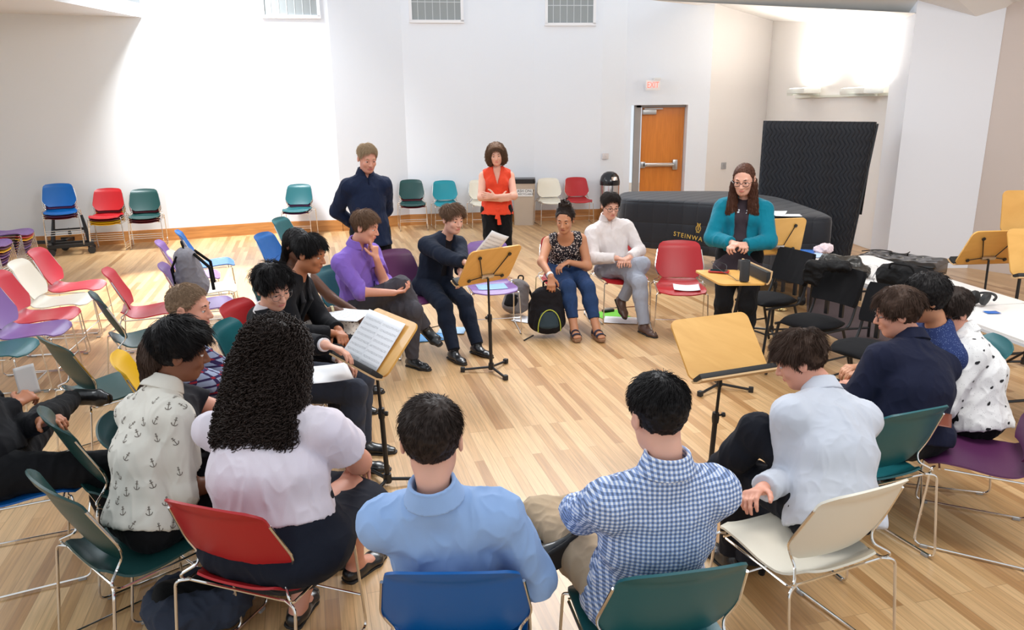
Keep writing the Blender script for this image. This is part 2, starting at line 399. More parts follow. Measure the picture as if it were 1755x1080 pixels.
def seat_at(px, py, head=0, h=.435):
    p = P(px, py, h); return (p[0], p[1])
G1 = 'stacking chairs in the ring of musicians'
chair_at = {}
ring_obj = {}
def ring(key, colr, label, xy, head): chair_at[key] = (xy, head); ring_obj[key] = chair(colr, label, xy, head, G1)
ring('anchor', 'green', 'dark green stacking chair under the person in the anchor print shirt', back_at(68, 830, 50), 50)
ring('curly', 'red', 'bright red stacking chair under the person with long dark curls', back_at(348, 872, 71), 71)
ring('lblue', 'blue', 'blue stacking chair under the person in the plain light blue shirt', back_at(772, 985, 90), 90)
ring('ging', 'teal', 'teal stacking chair under the person in the gingham shirt', back_at(1185, 982, 101), 101)
ring('grey', 'white', 'cream stacking chair under the person in the pale grey shirt', back_at(1502, 840, 113), 113)
ring('navy', 'teal', 'dark teal stacking chair under the person in the navy blazer', back_at(1580, 706, 110), 110)
ring('pais', 'purple', 'dark purple stacking chair under the person in the paisley shirt', (2.28, 3.40), 152)
ring('knit', 'teal', 'teal stacking chair behind the person in the paisley shirt', (2.42, 4.10), 165)
ring('plaid', 'yellow', 'yellow stacking chair behind the person in the anchor shirt', back_at(195, 614, 24), 24)
ring('brown', 'green', 'dark green stacking chair under the person with long brown hair', (-1.72, 3.22), 30)
ring('glass', 'teal', 'dark teal stacking chair under the person turning the music page', back_at(376, 556, 0), 0)
ring('suit', 'red', 'red stacking chair under the person in the black suit seen in profile', (-1.62, 5.02), -10)
ring('floral', 'green', 'dark green stacking chair under the person in the cream floral dress', (-1.60, 5.62), -18)
ring('purp', 'teal', 'dark teal stacking chair under the person in the purple shirt', (-1.27, 6.12), -32)
ring('nsuit', 'purple', 'purple stacking chair under the person in the navy suit', seat_at(704, 508), -50)
ring('spare', 'lilac', 'purple stacking chair with a leaflet on it, right of the navy suit', seat_at(843, 491), -80)
ring('girl', 'red', 'red stacking chair under the person in the floral tank top', seat_at(968, 479), -84)
ring('white', 'red', 'red stacking chair under the person in the white shirt and grey trousers', seat_at(1064, 474), -80)
ring('empty', 'red', 'empty red stacking chair with a sheet of paper on its seat', seat_at(1166, 492), -97)
G2 = 'empty stacking chairs standing at the left'
chair('ltred', 'red stacking chair at the back of the left row', seat_at(130, 491), 12, G2)
chair('white', 'cream stacking chair in the left row between two red ones', seat_at(104, 516), 12, G2)
chair('ltred', 'red stacking chair between the cream and the lilac one at the left', seat_at(76, 541), 12, G2)
chair('lilac', 'lilac stacking chair in the left row beside a red one', seat_at(56, 566), 12, G2)
chair('teal', 'teal stacking chair at the left picture edge beside the lilac one', seat_at(-8, 600), 12, G2)
chair('blue', 'bright blue stacking chair at the back of the second left row', seat_at(363, 451), 22, G2)
chair('lilac', 'pale lilac stacking chair in front of the bright blue one', seat_at(335, 473), 20, G2)
chair('white', 'cream stacking chair behind the grey backpack', seat_at(360, 495), 20, G2)
chair('lilac', 'lilac stacking chair carrying the grey backpack', seat_at(352, 522), 20, G2)
chair('ltred', 'red stacking chair left of the grey backpack', seat_at(262, 532), 22, G2)
chair('green', 'dark green stacking chair left of the short-haired person', seat_at(252, 578), 35, G2)
chair('green', 'dark green stacking chair empty between yellow chair and black trousers', back_at(76, 715, 42), 42, G2)
chair('green', 'dark green stacking chair behind the crossed black trousers', back_at(78, 585, 50), 50, G2)
edge_chair = chair('blue', 'dark blue stacking chair under the person at the left edge', (-2.28, 3.22), 25, G2)
chair('blue', 'blue stacking chair behind the long black hair', seat_at(500, 462), -10, G2)
chair('teal', 'teal stacking chair right behind the long black hair', seat_at(522, 428), -10, G2)
G3 = 'stacks of chairs along the walls'
def stack(px, py, head, colors, where, z0=0., fl=True, dz=.034, dy=.012):
    n = len(colors); a = math.radians(head); ztop = z0+(n-1)*dz
    p = P(px, py, 0 if fl else .435+ztop); x0, y0 = (p[0], p[1])
    words = ['topmost', 'second from the top', 'third from the top', 'fourth from the top', 'fifth from the top', 'sixth from the top', 'seventh from the top', 'lowest but one', 'lowest']
    for i, c in enumerate(colors):   # from the top down
        k = n-1-i
        nm = words[i] if i < n-1 or n == 1 else 'lowest'
        cw = {'green': 'dark green', 'white': 'cream', 'ltred': 'red', 'cyan': 'turquoise'}.get(c, c)
        lab = f'{cw} stacking chair {where}' if n == 1 else f'{cw} chair, {nm} of the stack {where}'.replace('the stack between the cart and', 'the stack between cart and')
        chair(c, lab, (x0+dy*(k-(n-1))*math.cos(a)*-1*-1, y0+dy*(k-(n-1))*math.sin(a)), head, G3, z=z0+k*dz)
stack(192, 427, -75, ['red', 'maroon', 'yellow', 'yellow'], 'between the cart and the dark green stack')
stack(256, 423, -70, ['green', 'maroon', 'maroon'], 'beside the bright wall')
stack(514, 405, -86, ['teal', 'purple'], 'left of the standing man')
stack(709, 393, -80, ['green', 'maroon'], 'right of the standing man')
stack(767, 390.5, -78, ['cyan'], 'against the back wall')
stack(829, 389, -78, ['white'], 'hidden by the standing woman in orange')
stack(945, 385, -80, ['white'], 'right of the beige bin')
stack(991, 383, -84, ['red'], 'left of the steel bin')
pb = P(105, 323, 1.0)
stack(116, 435, -62, ['blue', 'purple', 'maroon'], 'on the black cart', z0=.15)
stack(14, 399, 15, ['lilac', 'ltred', 'yellow', 'purple', 'purple', 'lilac', 'purple', 'lilac'], 'at the far left edge', fl=False)
stack(-28, 418, 15, ['lilac', 'purple', 'yellow', 'purple', 'lilac', 'purple', 'lilac', 'purple'], 'cut by the left picture edge', fl=False)

# ---------------------------------------------------------------- implicit surfaces for bodies, clothes, bags
def nrm(v): v = np.asarray(v, float); return v/(np.linalg.norm(v)+1e-12)
class Fld:
    def __init__(s): s.ops = []
    def cap(s, a, b, ra, rb, k=.02, sub=False): s.ops.append(('cap', np.asarray(a, float), np.asarray(b, float), float(ra), float(rb), k, sub)); return s
    def ecap(s, a, b, ra, rb, side, k=.03, sub=False): s.ops.append(('ecap', np.asarray(a, float), np.asarray(b, float), ra, rb, np.asarray(side, float), k, sub)); return s
    def ell(s, c, r, R=None, k=.02, sub=False): s.ops.append(('ell', np.asarray(c, float), np.asarray(r, float), np.eye(3) if R is None else np.asarray(R, float), k, sub)); return s
    def clip(s, c, n): s.ops.append(('clip', np.asarray(c, float), nrm(n))); return s            # removes the side n points to
    def lclip(s, c, n, R=.09, L=.12): s.ops.append(('lclip', np.asarray(c, float), nrm(n), R, L)); return s
    def shell(s, t): s.ops.append(('shell', t)); return s
    def box(s, op):
        k = op[0]
        if k == 'cap': a, b, r = op[1], op[2], max(op[3], op[4]); return np.minimum(a, b)-r, np.maximum(a, b)+r
        if k == 'ecap': a, b, r = op[1], op[2], max(*op[3], *op[4]); return np.minimum(a, b)-r, np.maximum(a, b)+r
        if k == 'ell': r = np.sqrt(((op[3]*op[2][:, None])**2).sum(0)); return op[1]-r, op[1]+r
    def mesh(s, h=.006, fn=None):
        lo = np.full(3, 1e9); hi = -lo
        for op in s.ops:
            if op[0] in ('cap', 'ecap', 'ell') and not op[-1]:
                a, b = s.box(op); lo = np.minimum(lo, a); hi = np.maximum(hi, b)
        lo -= 3*h; hi += 3*h; n = np.ceil((hi-lo)/h).astype(int)+1
        D = np.full(tuple(n), .5, np.float32); ax = [(lo[i]+h*np.arange(n[i])).astype(np.float32) for i in range(3)]
        for op in s.ops:
            kind = op[0]
            if kind == 'shell': D = np.abs(D)-op[1]; continue
            if kind == 'clip':
                c, m = op[1], op[2]
                pl = (ax[0][:, None, None]-c[0])*m[0]+(ax[1][None, :, None]-c[1])*m[1]+(ax[2][None, None, :]-c[2])*m[2]
                D = np.maximum(D, pl.astype(np.float32)); continue
            if kind == 'lclip': c, m, Rr, L = op[1:]; a = c-max(Rr, L)*1.1; b = c+max(Rr, L)*1.1; kk = 0
            else: a, b = s.box(op); kk = op[-2]; a = a-kk-2*h; b = b+kk+2*h
            i0 = np.clip(np.floor((a-lo)/h).astype(int), 0, n-1); i1 = np.clip(np.ceil((b-lo)/h).astype(int)+1, 1, n)
            if np.any(i1 <= i0): continue
            sl = tuple(slice(i0[i], i1[i]) for i in range(3))
            X = ax[0][sl[0]][:, None, None]; Y = ax[1][sl[1]][None, :, None]; Z = ax[2][sl[2]][None, None, :]
            if kind == 'lclip':
                t = (X-c[0])*m[0]+(Y-c[1])*m[1]+(Z-c[2])*m[2]
                r2 = (X-c[0])**2+(Y-c[1])**2+(Z-c[2])**2-t*t
                msk = (r2 < Rr*Rr) & (t < L) & (t > -h*1.5); blk = D[sl]; D[sl] = np.where(msk, np.maximum(blk, t), blk); continue
            if kind == 'cap':
                p, q, ra, rb = op[1:5]; ba = q-p; L2 = max(ba@ba, 1e-9)
                t = np.clip(((X-p[0])*ba[0]+(Y-p[1])*ba[1]+(Z-p[2])*ba[2])/L2, 0, 1)
                d = np.sqrt((X-p[0]-t*ba[0])**2+(Y-p[1]-t*ba[1])**2+(Z-p[2]-t*ba[2])**2)-(ra+(rb-ra)*t)
            elif kind == 'ecap':
                p, q, ra, rb, sd = op[1:6]; ba = q-p; L = max(np.linalg.norm(ba), 1e-6); w_ = ba/L; u = nrm(sd-w_*(sd@w_)); v = np.cross(w_, u)
                al = (X-p[0])*w_[0]+(Y-p[1])*w_[1]+(Z-p[2])*w_[2]; t = np.clip(al/L, 0, 1); e = al-t*L
                qu = (X-p[0])*u[0]+(Y-p[1])*u[1]+(Z-p[2])*u[2]; qv = (X-p[0])*v[0]+(Y-p[1])*v[1]+(Z-p[2])*v[2]
                ru = ra[0]+(rb[0]-ra[0])*t; rv = ra[1]+(rb[1]-ra[1])*t; rm = np.minimum(ru, rv)
                a1 = qu/ru; a2 = qv/rv; a3 = e/rm; k0 = np.sqrt(a1*a1+a2*a2+a3*a3)+1e-6
                k1 = np.sqrt((a1/ru)**2+(a2/rv)**2+(a3/rm)**2)+1e-6; d = k0*(k0-1)/k1
            else:
                c, r, Rm = op[1:4]
                q = [((X-c[0])*Rm[i][0]+(Y-c[1])*Rm[i][1]+(Z-c[2])*Rm[i][2])/r[i] for i in range(3)]
                k0 = np.sqrt(q[0]**2+q[1]**2+q[2]**2)+1e-6; k1 = np.sqrt((q[0]/r[0])**2+(q[1]/r[1])**2+(q[2]/r[2])**2)+1e-6; d = k0*(k0-1)/k1
            blk = D[sl]; d = d.astype(np.float32)
            if op[-1]:   # smooth subtraction
                hh = np.clip(.5-.5*(blk+d)/kk, 0, 1); D[sl] = blk*(1-hh)-d*hh+kk*hh*(1-hh)
            else:
                hh = np.clip(.5+.5*(blk-d)/kk, 0, 1); D[sl] = blk*(1-hh)+d*hh-kk*hh*(1-hh)
        V, Q = surfnet(D, lo, h)
        if fn is not None and len(V): V = fn(V, vnormals(V, Q))
        return V, Q
def vnormals(V, Q):
    a = V[Q[:, 2]]-V[Q[:, 0]]; b = V[Q[:, 3]]-V[Q[:, 1]]; fnm = np.cross(a, b); N = np.zeros_like(V)
    for i in range(4): np.add.at(N, Q[:, i], fnm)
    return N/(np.linalg.norm(N, axis=1, keepdims=True)+1e-12)
def surfnet(D, lo, h):
    S = D < 0; nx, ny, nz = S.shape
    c = np.zeros((nx-1, ny-1, nz-1), np.uint8)
    offs = [(i, j, k) for i in (0, 1) for j in (0, 1) for k in (0, 1)]
    for i, j, k in offs: c += S[i:nx-1+i, j:ny-1+j, k:nz-1+k]
    idx = np.argwhere((c > 0) & (c < 8))
    if not len(idx): return np.zeros((0, 3)), np.zeros((0, 4), int)
    acc = np.zeros((len(idx), 3)); cnt = np.zeros(len(idx))
    vals = {o: D[idx[:, 0]+o[0], idx[:, 1]+o[1], idx[:, 2]+o[2]].astype(float) for o in offs}
    for ax_ in range(3):
        for o in offs:
            if o[ax_]: continue
            o2 = list(o); o2[ax_] = 1; o2 = tuple(o2); a, b = vals[o], vals[o2]; m = (a < 0) != (b < 0)
            t = np.where(m, a/np.where(m, a-b, 1), 0)
            for q in range(3): acc[:, q] += m*((t if q == ax_ else 0)+(0 if q == ax_ else o[q]))
            cnt += m
    V = lo+h*(idx+acc/cnt[:, None]); ID = np.full(c.shape, -1, np.int32); ID[idx[:, 0], idx[:, 1], idx[:, 2]] = np.arange(len(idx))
    Qs = []
    for ax_ in range(3):
        b, g = [(1, 2), (2, 0), (0, 1)][ax_]
        s0 = [slice(0, None)]*3; s1 = [slice(0, None)]*3; s0[ax_] = slice(0, -1); s1[ax_] = slice(1, None)
        A_, B_ = S[tuple(s0)], S[tuple(s1)]; e = np.argwhere(A_ != B_)
        if not len(e): continue
        flip = A_[e[:, 0], e[:, 1], e[:, 2]]
        ok = (e[:, b] > 0) & (e[:, g] > 0) & (e[:, b] < D.shape[b]-1) & (e[:, g] < D.shape[g]-1); e = e[ok]; flip = flip[ok]
        def g_(db, dg):
            i = e.copy(); i[:, b] += db; i[:, g] += dg; return ID[i[:, 0], i[:, 1], i[:, 2]]
        q = np.stack([g_(-1, -1), g_(0, -1), g_(0, 0), g_(-1, 0)], 1)
        q[~flip] = q[~flip][:, ::-1]; Qs.append(q)
    Q = np.vstack(Qs); Q = Q[(Q >= 0).all(1)]; return V, Q
def wob(p, f, seed=0.):
    """cheap smooth noise in [-1, 1]"""
    x, y, z = p[..., 0]*f+seed, p[..., 1]*f+seed*1.7, p[..., 2]*f+seed*2.3
    a = np.sin(x*1.0+1.3*np.sin(y*1.1+.7))*np.cos(z*.9+.8*np.sin(x*.7)); b = np.sin(y*1.9+1.1*np.sin(z*1.6+x*.5)); c = np.cos(z*2.3+1.4*np.sin(x*1.9+y*.8))
    return (a+.6*b+.45*c)/2.05
def folds(amp, f=26., seed=0., stretch=(1, 1, .45)):
    st = np.array(stretch)
    def fn(V, N):
        q = V*st; r = 1-np.abs(wob(q, f, seed)); r2 = 1-np.abs(wob(q, f*2.1, seed+3.))
        return V+N*((r**2-.4)*amp+(r2**3-.25)*amp*.45)[:, None]
    return fn
def ik(a, t, l1, l2, pole):
    a, t = np.asarray(a, float), np.asarray(t, float); d = t-a; L = np.linalg.norm(d); L2 = min(max(L, abs(l1-l2)+.02), (l1+l2)*.995); d = d/L; t = a+d*L2
    x = (l1*l1-l2*l2+L2*L2)/(2*L2); hh = math.sqrt(max(l1*l1-x*x, 0)); p = np.asarray(pole, float); p = nrm(p-d*(p@d))
    return a+d*x+p*hh, t
def rotv(v, ax_, deg):
    a = math.radians(deg); ax_ = nrm(ax_); v = np.asarray(v, float); return v*math.cos(a)+np.cross(ax_, v)*math.sin(a)+ax_*(ax_@v)*(1-math.cos(a))
def frame(yaw, pitch, roll=0.):
    """rows = x(right), y(forward), z(up); yaw + = to the right, pitch + = looking down"""
    y, p, r = map(math.radians, (yaw, pitch, roll))
    Rz = np.array([[math.cos(y), math.sin(y), 0], [-math.sin(y), math.cos(y), 0], [0, 0, 1]])
    Rx = np.array([[1, 0, 0], [0, math.cos(p), math.sin(p)], [0, -math.sin(p), math.cos(p)]])
    Ry = np.array([[math.cos(r), 0, math.sin(r)], [0, 1, 0], [-math.sin(r), 0, math.cos(r)]])
    return (Rz @ Rx @ Ry).T

# ---------------------------------------------------------------- skin, cloth and hair materials
def skin(name, rgb): return mat('skin_'+name, s2l(*rgb), .5, spec=.4, bump=.05, bscale=350, sss=.12, var=.05, vscale=14)
SK = dict(fair=skin('fair', (222, 168, 145)), rosy=skin('rosy', (214, 152, 128)), tan=skin('tan', (196, 138, 104)), olive=skin('olive', (205, 152, 120)), brown=skin('brown', (128, 80, 56)), dark=skin('dark_brown', (98, 62, 44)), warm=skin('warm', (176, 112, 78)))
def cloth(name, rgb, rough=.85, bump=.25, bs=450, var=.08, sheen=None, wr=1.):
    if name in _M: return _M[name]
    if sheen is None: sheen = .12 if sum(rgb) > 240 else .03
    m = mat(name, s2l(*rgb), rough, spec=.2, bump=bump, bscale=bs, var=var, vscale=9, sheen=sheen); nt = m.node_tree; wrinkle(nt, wr); return m
def wrinkle(nt, wr=1.):
    b = nt.nodes['Principled BSDF']; tc = nt.nodes.new('ShaderNodeTexCoord'); n = nt.nodes.new('ShaderNodeTexNoise'); n.noise_type = 'RIDGED_MULTIFRACTAL' if hasattr(n, 'noise_type') else 'FBM'
    n.inputs['Scale'].default_value = 5.5; n.inputs['Detail'].default_value = 2.2; n.inputs['Distortion'].default_value = 1.1; n.inputs['Roughness'].default_value = .4
    mp = nt.nodes.new('ShaderNodeMapping'); mp.inputs['Scale'].default_value = (1, 1, .6); mp.inputs['Rotation'].default_value = (.3, .5, .2); nt.links.new(tc.outputs['Object'], mp.inputs['Vector']); nt.links.new(mp.outputs['Vector'], n.inputs['Vector'])
    bp = nt.nodes.new('ShaderNodeBump'); bp.inputs['Strength'].default_value = .8*wr; bp.inputs['Distance'].default_value = .03; nt.links.new(n.outputs['Fac'], bp.inputs['Height'])
    if b.inputs['Normal'].links: src = b.inputs['Normal'].links[0].from_node; nt.links.new(src.outputs['Normal'], bp.inputs['Normal'])
    nt.links.new(bp.outputs['Normal'], b.inputs['Normal'])
def hairm(name, rgb): return mat('hair_'+name, s2l(*rgb), .55, spec=.22, var=.35, vscale=90)
HR = dict(black=hairm('black', (22, 18, 18)), dark=hairm('dark_brown', (46, 35, 30)), curls=hairm('dark_brown_curls', (64, 46, 38)), brown=hairm('brown', (66, 48, 38)), ash=hairm('ash_blond', (176, 150, 118)), mid=hairm('mid_brown', (112, 84, 64)), auburn=hairm('auburn', (84, 52, 38)), short=hairm('sandy_crop', (140, 114, 90)))
def gingham(name, scale, base, line, kind='gingham', third=None):
    m = bpy.data.materials.new(name); m.use_nodes = True; nt = m.node_tree; b = nt.nodes['Principled BSDF']; N = nt.nodes.new; L = nt.links.new
    b.inputs['Roughness'].default_value = .85; b.inputs['Specular IOR Level'].default_value = .2
    tc = N('ShaderNodeTexCoord'); sp = N('ShaderNodeSeparateXYZ'); L(tc.outputs['Object'], sp.inputs[0])
    outs = []
    for ax_ in ('X', 'Z'):
        mu = N('ShaderNodeMath'); mu.operation = 'MULTIPLY'; mu.inputs[1].default_value = scale; L(sp.outputs[ax_], mu.inputs[0])
        fr = N('ShaderNodeMath'); fr.operation = 'FRACT'; L(mu.outputs[0], fr.inputs[0])
        gt = N('ShaderNodeMath'); gt.operation = 'GREATER_THAN'; gt.inputs[1].default_value = .5 if kind == 'gingham' else .72; L(fr.outputs[0], gt.inputs[0]); outs.append(gt)
    ad = N('ShaderNodeMath'); ad.operation = 'ADD'; L(outs[0].outputs[0], ad.inputs[0]); L(outs[1].outputs[0], ad.inputs[1])
    hf = N('ShaderNodeMath'); hf.operation = 'MULTIPLY'; hf.inputs[1].default_value = .5; L(ad.outputs[0], hf.inputs[0])
    cr = N('ShaderNodeValToRGB'); cr.color_ramp.interpolation = 'CONSTANT'; e = cr.color_ramp.elements; e[0].color = (*base, 1); e[1].position = .4; e[1].color = (*line, 1)
    x = e.new(.9); x.color = (*(third or tuple(v*.45 for v in line)), 1)
    L(hf.outputs[0], cr.inputs['Fac']); L(cr.outputs['Color'], b.inputs['Base Color']); wrinkle(nt)
    return m
def speckle(name, base, spot, scale=60, thr=.42, third=None):
    m = bpy.data.materials.new(name); m.use_nodes = True; nt = m.node_tree; b = nt.nodes['Principled BSDF']; N = nt.nodes.new; L = nt.links.new
    b.inputs['Roughness'].default_value = .85; b.inputs['Specular IOR Level'].default_value = .2
    tc = N('ShaderNodeTexCoord'); v = N('ShaderNodeTexVoronoi'); v.inputs['Scale'].default_value = scale; L(tc.outputs['Object'], v.inputs['Vector'])
    cr = N('ShaderNodeValToRGB'); cr.color_ramp.interpolation = 'CONSTANT'; e = cr.color_ramp.elements; e[0].color = (*spot, 1); e[1].position = thr; e[1].color = (*base, 1)
    if third: e[1].color = (*third, 1); x = e.new(thr+.08); x.color = (*base, 1)
    L(v.outputs['Distance'], cr.inputs['Fac']); L(cr.outputs['Color'], b.inputs['Base Color']); wrinkle(nt)
    return m

# ---------------------------------------------------------------- hair
CR = np.array([.076, .096, .088]); CC = np.array([0, -.012, .032])      # cranium radii and centre in the head's own axes
def hairline(y, style):
    """lowest z of hair at depth y on the cranium"""
    if style == 'crop': return np.interp(y, [-.11, -.05, -.025, .008, .03, .052, .075], [-.075, -.072, -.035, .012, .024, .078, .100])
    return np.interp(y, [-.11, -.05, -.025, .008, .03, .052, .075], [-.095, -.088, -.060, -.004, .016, .072, .098])
def hair_shell(T, style, seed, top=1., puff=0., n1=110, n2=70):
    ph = np.linspace(0, 2*PI, n1, endpoint=False); th = np.linspace(.02, 3.0, n2); PH, TH = np.meshgrid(ph, th)
    d = np.stack([np.sin(TH)*np.sin(PH), np.sin(TH)*np.cos(PH), np.cos(TH)], -1); q = CC+d*CR
    e = q[..., 2]-hairline(q[..., 1], style); m = ss(-.004, .018, e)
    up = ss(-.02, .09, q[..., 2]); t = -.007+m*(.009+T*(.35+.65*up*top))+puff*m
    t = t+m*(.0035*wob(d*1., 14, seed)+.002*wob(d, 31, seed+2)); V = (q+d*t[..., None]).reshape(-1, 3); F = []
    i, j = np.meshgrid(np.arange(n2-1), np.arange(n1), indexing='ij'); a = i*n1+j; b = i*n1+(j+1) % n1; Q = np.stack([a, a+n1, b+n1, b], -1).reshape(-1, 4)
    keep = m.reshape(-1)[Q].max(1) > 0
    return V, Q[keep]
def tubes(Pt, r, sides=3):
    """Pt (n, s, 3) strands -> mesh, tapering"""
    n, s_, _ = Pt.shape; T = np.gradient(Pt, axis=1); T /= np.linalg.norm(T, axis=2, keepdims=True)+1e-9
    ref = np.array([.31, .52, .79]); U = np.cross(T, ref); U /= np.linalg.norm(U, axis=2, keepdims=True)+1e-9; W = np.cross(T, U)
    rr = (r if np.ndim(r) else np.full(n, r))[:, None, None]*np.interp(np.linspace(0, 1, s_), [0, .15, .7, 1], [.8, 1, .8, .18])[None, :, None]
    V = np.stack([Pt+(U*math.cos(2*PI*k/sides)+W*math.sin(2*PI*k/sides))*rr for k in range(sides)], 2)  # n,s,sides,3
    base = (np.arange(n)*s_*sides)[:, None, None]; i = np.arange(s_-1)[None, :, None]*sides; k = np.arange(sides)[None, None, :]; k2 = (k+1) % sides
    Q = np.stack([base+i+k, base+i+k2, base+i+sides+k2, base+i+sides+k], -1).reshape(-1, 4)
    return V.reshape(-1, 3), Q
def strands(n, style, L_side, L_top, seed, T=.01, lift=.35, crown=(.01, -.05), bias=(0, 0, 0), wave=0., curl=0., cf=60., steps=7, r=.0013, grav=.2, rnd=.25, quiff=0., quiffx=.4):
    g = np.random.default_rng(seed); d = g.normal(size=(n*3, 3)); d /= np.linalg.norm(d, axis=1, keepdims=True); q = CC+d*CR
    ok = (q[:, 2]-hairline(q[:, 1], style)) > .002; d = d[ok][:n]; q = q[ok][:n]; nn = d/CR; nn /= np.linalg.norm(nn, axis=1, keepdims=True)
    up = ss(.0, .1, q[:, 2])[:, None]; c0 = np.array([crown[0], crown[1], .11])
    t = q-c0; t = t-nn*(t*nn).sum(1, keepdims=True); t /= np.linalg.norm(t, axis=1, keepdims=True)+1e-6
    fr = ss(.03, .085, q[:, 1])[:, None]*quiff; t = t*(1-fr)+fr*np.array([quiffx, -.25, 1.])
    t = t+np.array(bias)*up+np.stack([wob(q, 38, seed+k) for k in range(3)], 1)*.5+g.normal(size=q.shape)*rnd*.5
    t = t-nn*(t*nn).sum(1, keepdims=True)*.8; t /= np.linalg.norm(t, axis=1, keepdims=True)
    L = (L_side+(L_top-L_side)*up[:, 0])*(1+.25*g.normal(size=len(q))).clip(.5, 1.5); p = q+nn*(T*(.2+.6*up))*g.uniform(.2, 1, (len(q), 1)); out = [p]
    Li = lift*(.5+up)*g.uniform(.4, 1.3, (len(q), 1)); ph = g.uniform(0, 6.28, len(q))
    for k in range(steps-1):
        f = k/(steps-1); v = t*(.75+.25*f)+nn*Li*(1-1.5*f)-np.array([0, 0, grav])*f
        v /= np.linalg.norm(v, axis=1, keepdims=True)
        if wave: v = v+np.stack([wob(p, 55, seed+5+j) for j in range(3)], 1)*wave
        p = p+v*(L/(steps-1))[:, None]; e = (p-CC)/(CR+.002); k0 = np.linalg.norm(e, axis=1, keepdims=True); p = np.where(k0 < 1, CC+e/k0*(CR+.003), p); out.append(p)
    Pt = np.stack(out, 1)
    if curl:
        s_ = np.arange(steps)[None, :]/(steps-1)*(L[:, None])*cf*6.28/6; A = curl*np.minimum(1, np.arange(steps)/2)[None, :]
        Pt = Pt+nn[:, None, :]*(A*np.cos(s_+ph[:, None]))[..., None]+np.cross(nn, t)[:, None, :]*(A*np.sin(s_+ph[:, None]))[..., None]
    return tubes(Pt, r)
def long_strands(n, seed, length, spread, hf, hc, back, colliders, curl=0., cf=30., steps=26, r=.0016, front=0., part=0., z0=-.03, wave=.3, tuck=0.):
    """strands that flow from the crown down the back and sides; returns points in the person's axes"""
    g = np.random.default_rng(seed); d = g.normal(size=(n*4, 3)); d /= np.linalg.norm(d, axis=1, keepdims=True); q = CC+d*CR
    ok = ((q[:, 2]-hairline(q[:, 1], 'std')) > 0); q = q[ok][:n]; d = d[ok][:n]
    nn = d/CR; nn /= np.linalg.norm(nn, axis=1, keepdims=True)
    t = np.stack([np.sign(q[:, 0]-part)*.8+q[:, 0]*4, -.35-q[:, 1]*2, np.full(len(q), -.35)], 1); t = t-nn*(t*nn).sum(1, keepdims=True); t /= np.linalg.norm(t, axis=1, keepdims=True)
    W = lambda v: v @ hf
    p = hc+W(q+nn*.004*g.uniform(.3, 2.2, (len(q), 1))); t = W(t); out = [p]; L = length*(1+.12*g.normal(size=len(q))); ph = g.uniform(0, 6.28, len(q)); vel = t
    rad = CR+.006+.012*g.uniform(0, 1, (len(q), 1)); side = g.normal(size=(len(q), 1))
    for k in range(steps-1):
        f = k/(steps-1); vel = vel*.72+np.array([0, 0, -1.])*.36+back*.05*(1-f)+np.stack([wob(p, 16, seed+j) for j in range(3)], 1)*wave*.2+W(np.array([[1., 0, 0]]))*side*spread*.12
        vel = vel/np.linalg.norm(vel, axis=1, keepdims=True); p = p+vel*(L/(steps-1))[:, None]
        l = (p-hc) @ hf.T; e = (l-CC)/rad; k0 = np.linalg.norm(e, axis=1, keepdims=True); l = np.where(k0 < 1, CC+e/np.maximum(k0, 1e-3)*rad, l)
        fe = (l-np.array([0, .07, -.04]))/np.array([.082, .10, .125]); k1 = np.linalg.norm(fe, axis=1, keepdims=True); l = np.where(k1 < 1, np.array([0, .07, -.04])+fe/np.maximum(k1, 1e-3)*np.array([.082, .10, .125]), l)
        p = hc+l @ hf
        for (a, b, ra) in colliders:
            ba = b-a; tt = np.clip(((p-a) @ ba)/(ba@ba), 0, 1)[:, None]; dd = p-a-tt*ba; dl = np.linalg.norm(dd, axis=1, keepdims=True); rr = ra+.012*g.uniform(.4, 1.6, (len(q), 1)); p = np.where(dl < rr, a+tt*ba+dd/np.maximum(dl, 1e-4)*rr, p)
        out.append(p)
    Pt = np.stack(out, 1)
    if curl:
        T = np.gradient(Pt, axis=1); T /= np.linalg.norm(T, axis=2, keepdims=True)+1e-9; U = np.cross(T, np.array([.3, .9, .2])); U /= np.linalg.norm(U, axis=2, keepdims=True); Wv = np.cross(T, U)
        s_ = np.arange(steps)[None, :]/(steps-1)*L[:, None]*cf*6.28; A = curl*np.clip(np.arange(steps)/6, 0, 1)[None, :]
        Pt = Pt+U*(A*np.cos(s_+ph[:, None]))[..., None]+Wv*(A*np.sin(s_+ph[:, None]))[..., None]
    return tubes(Pt, r)
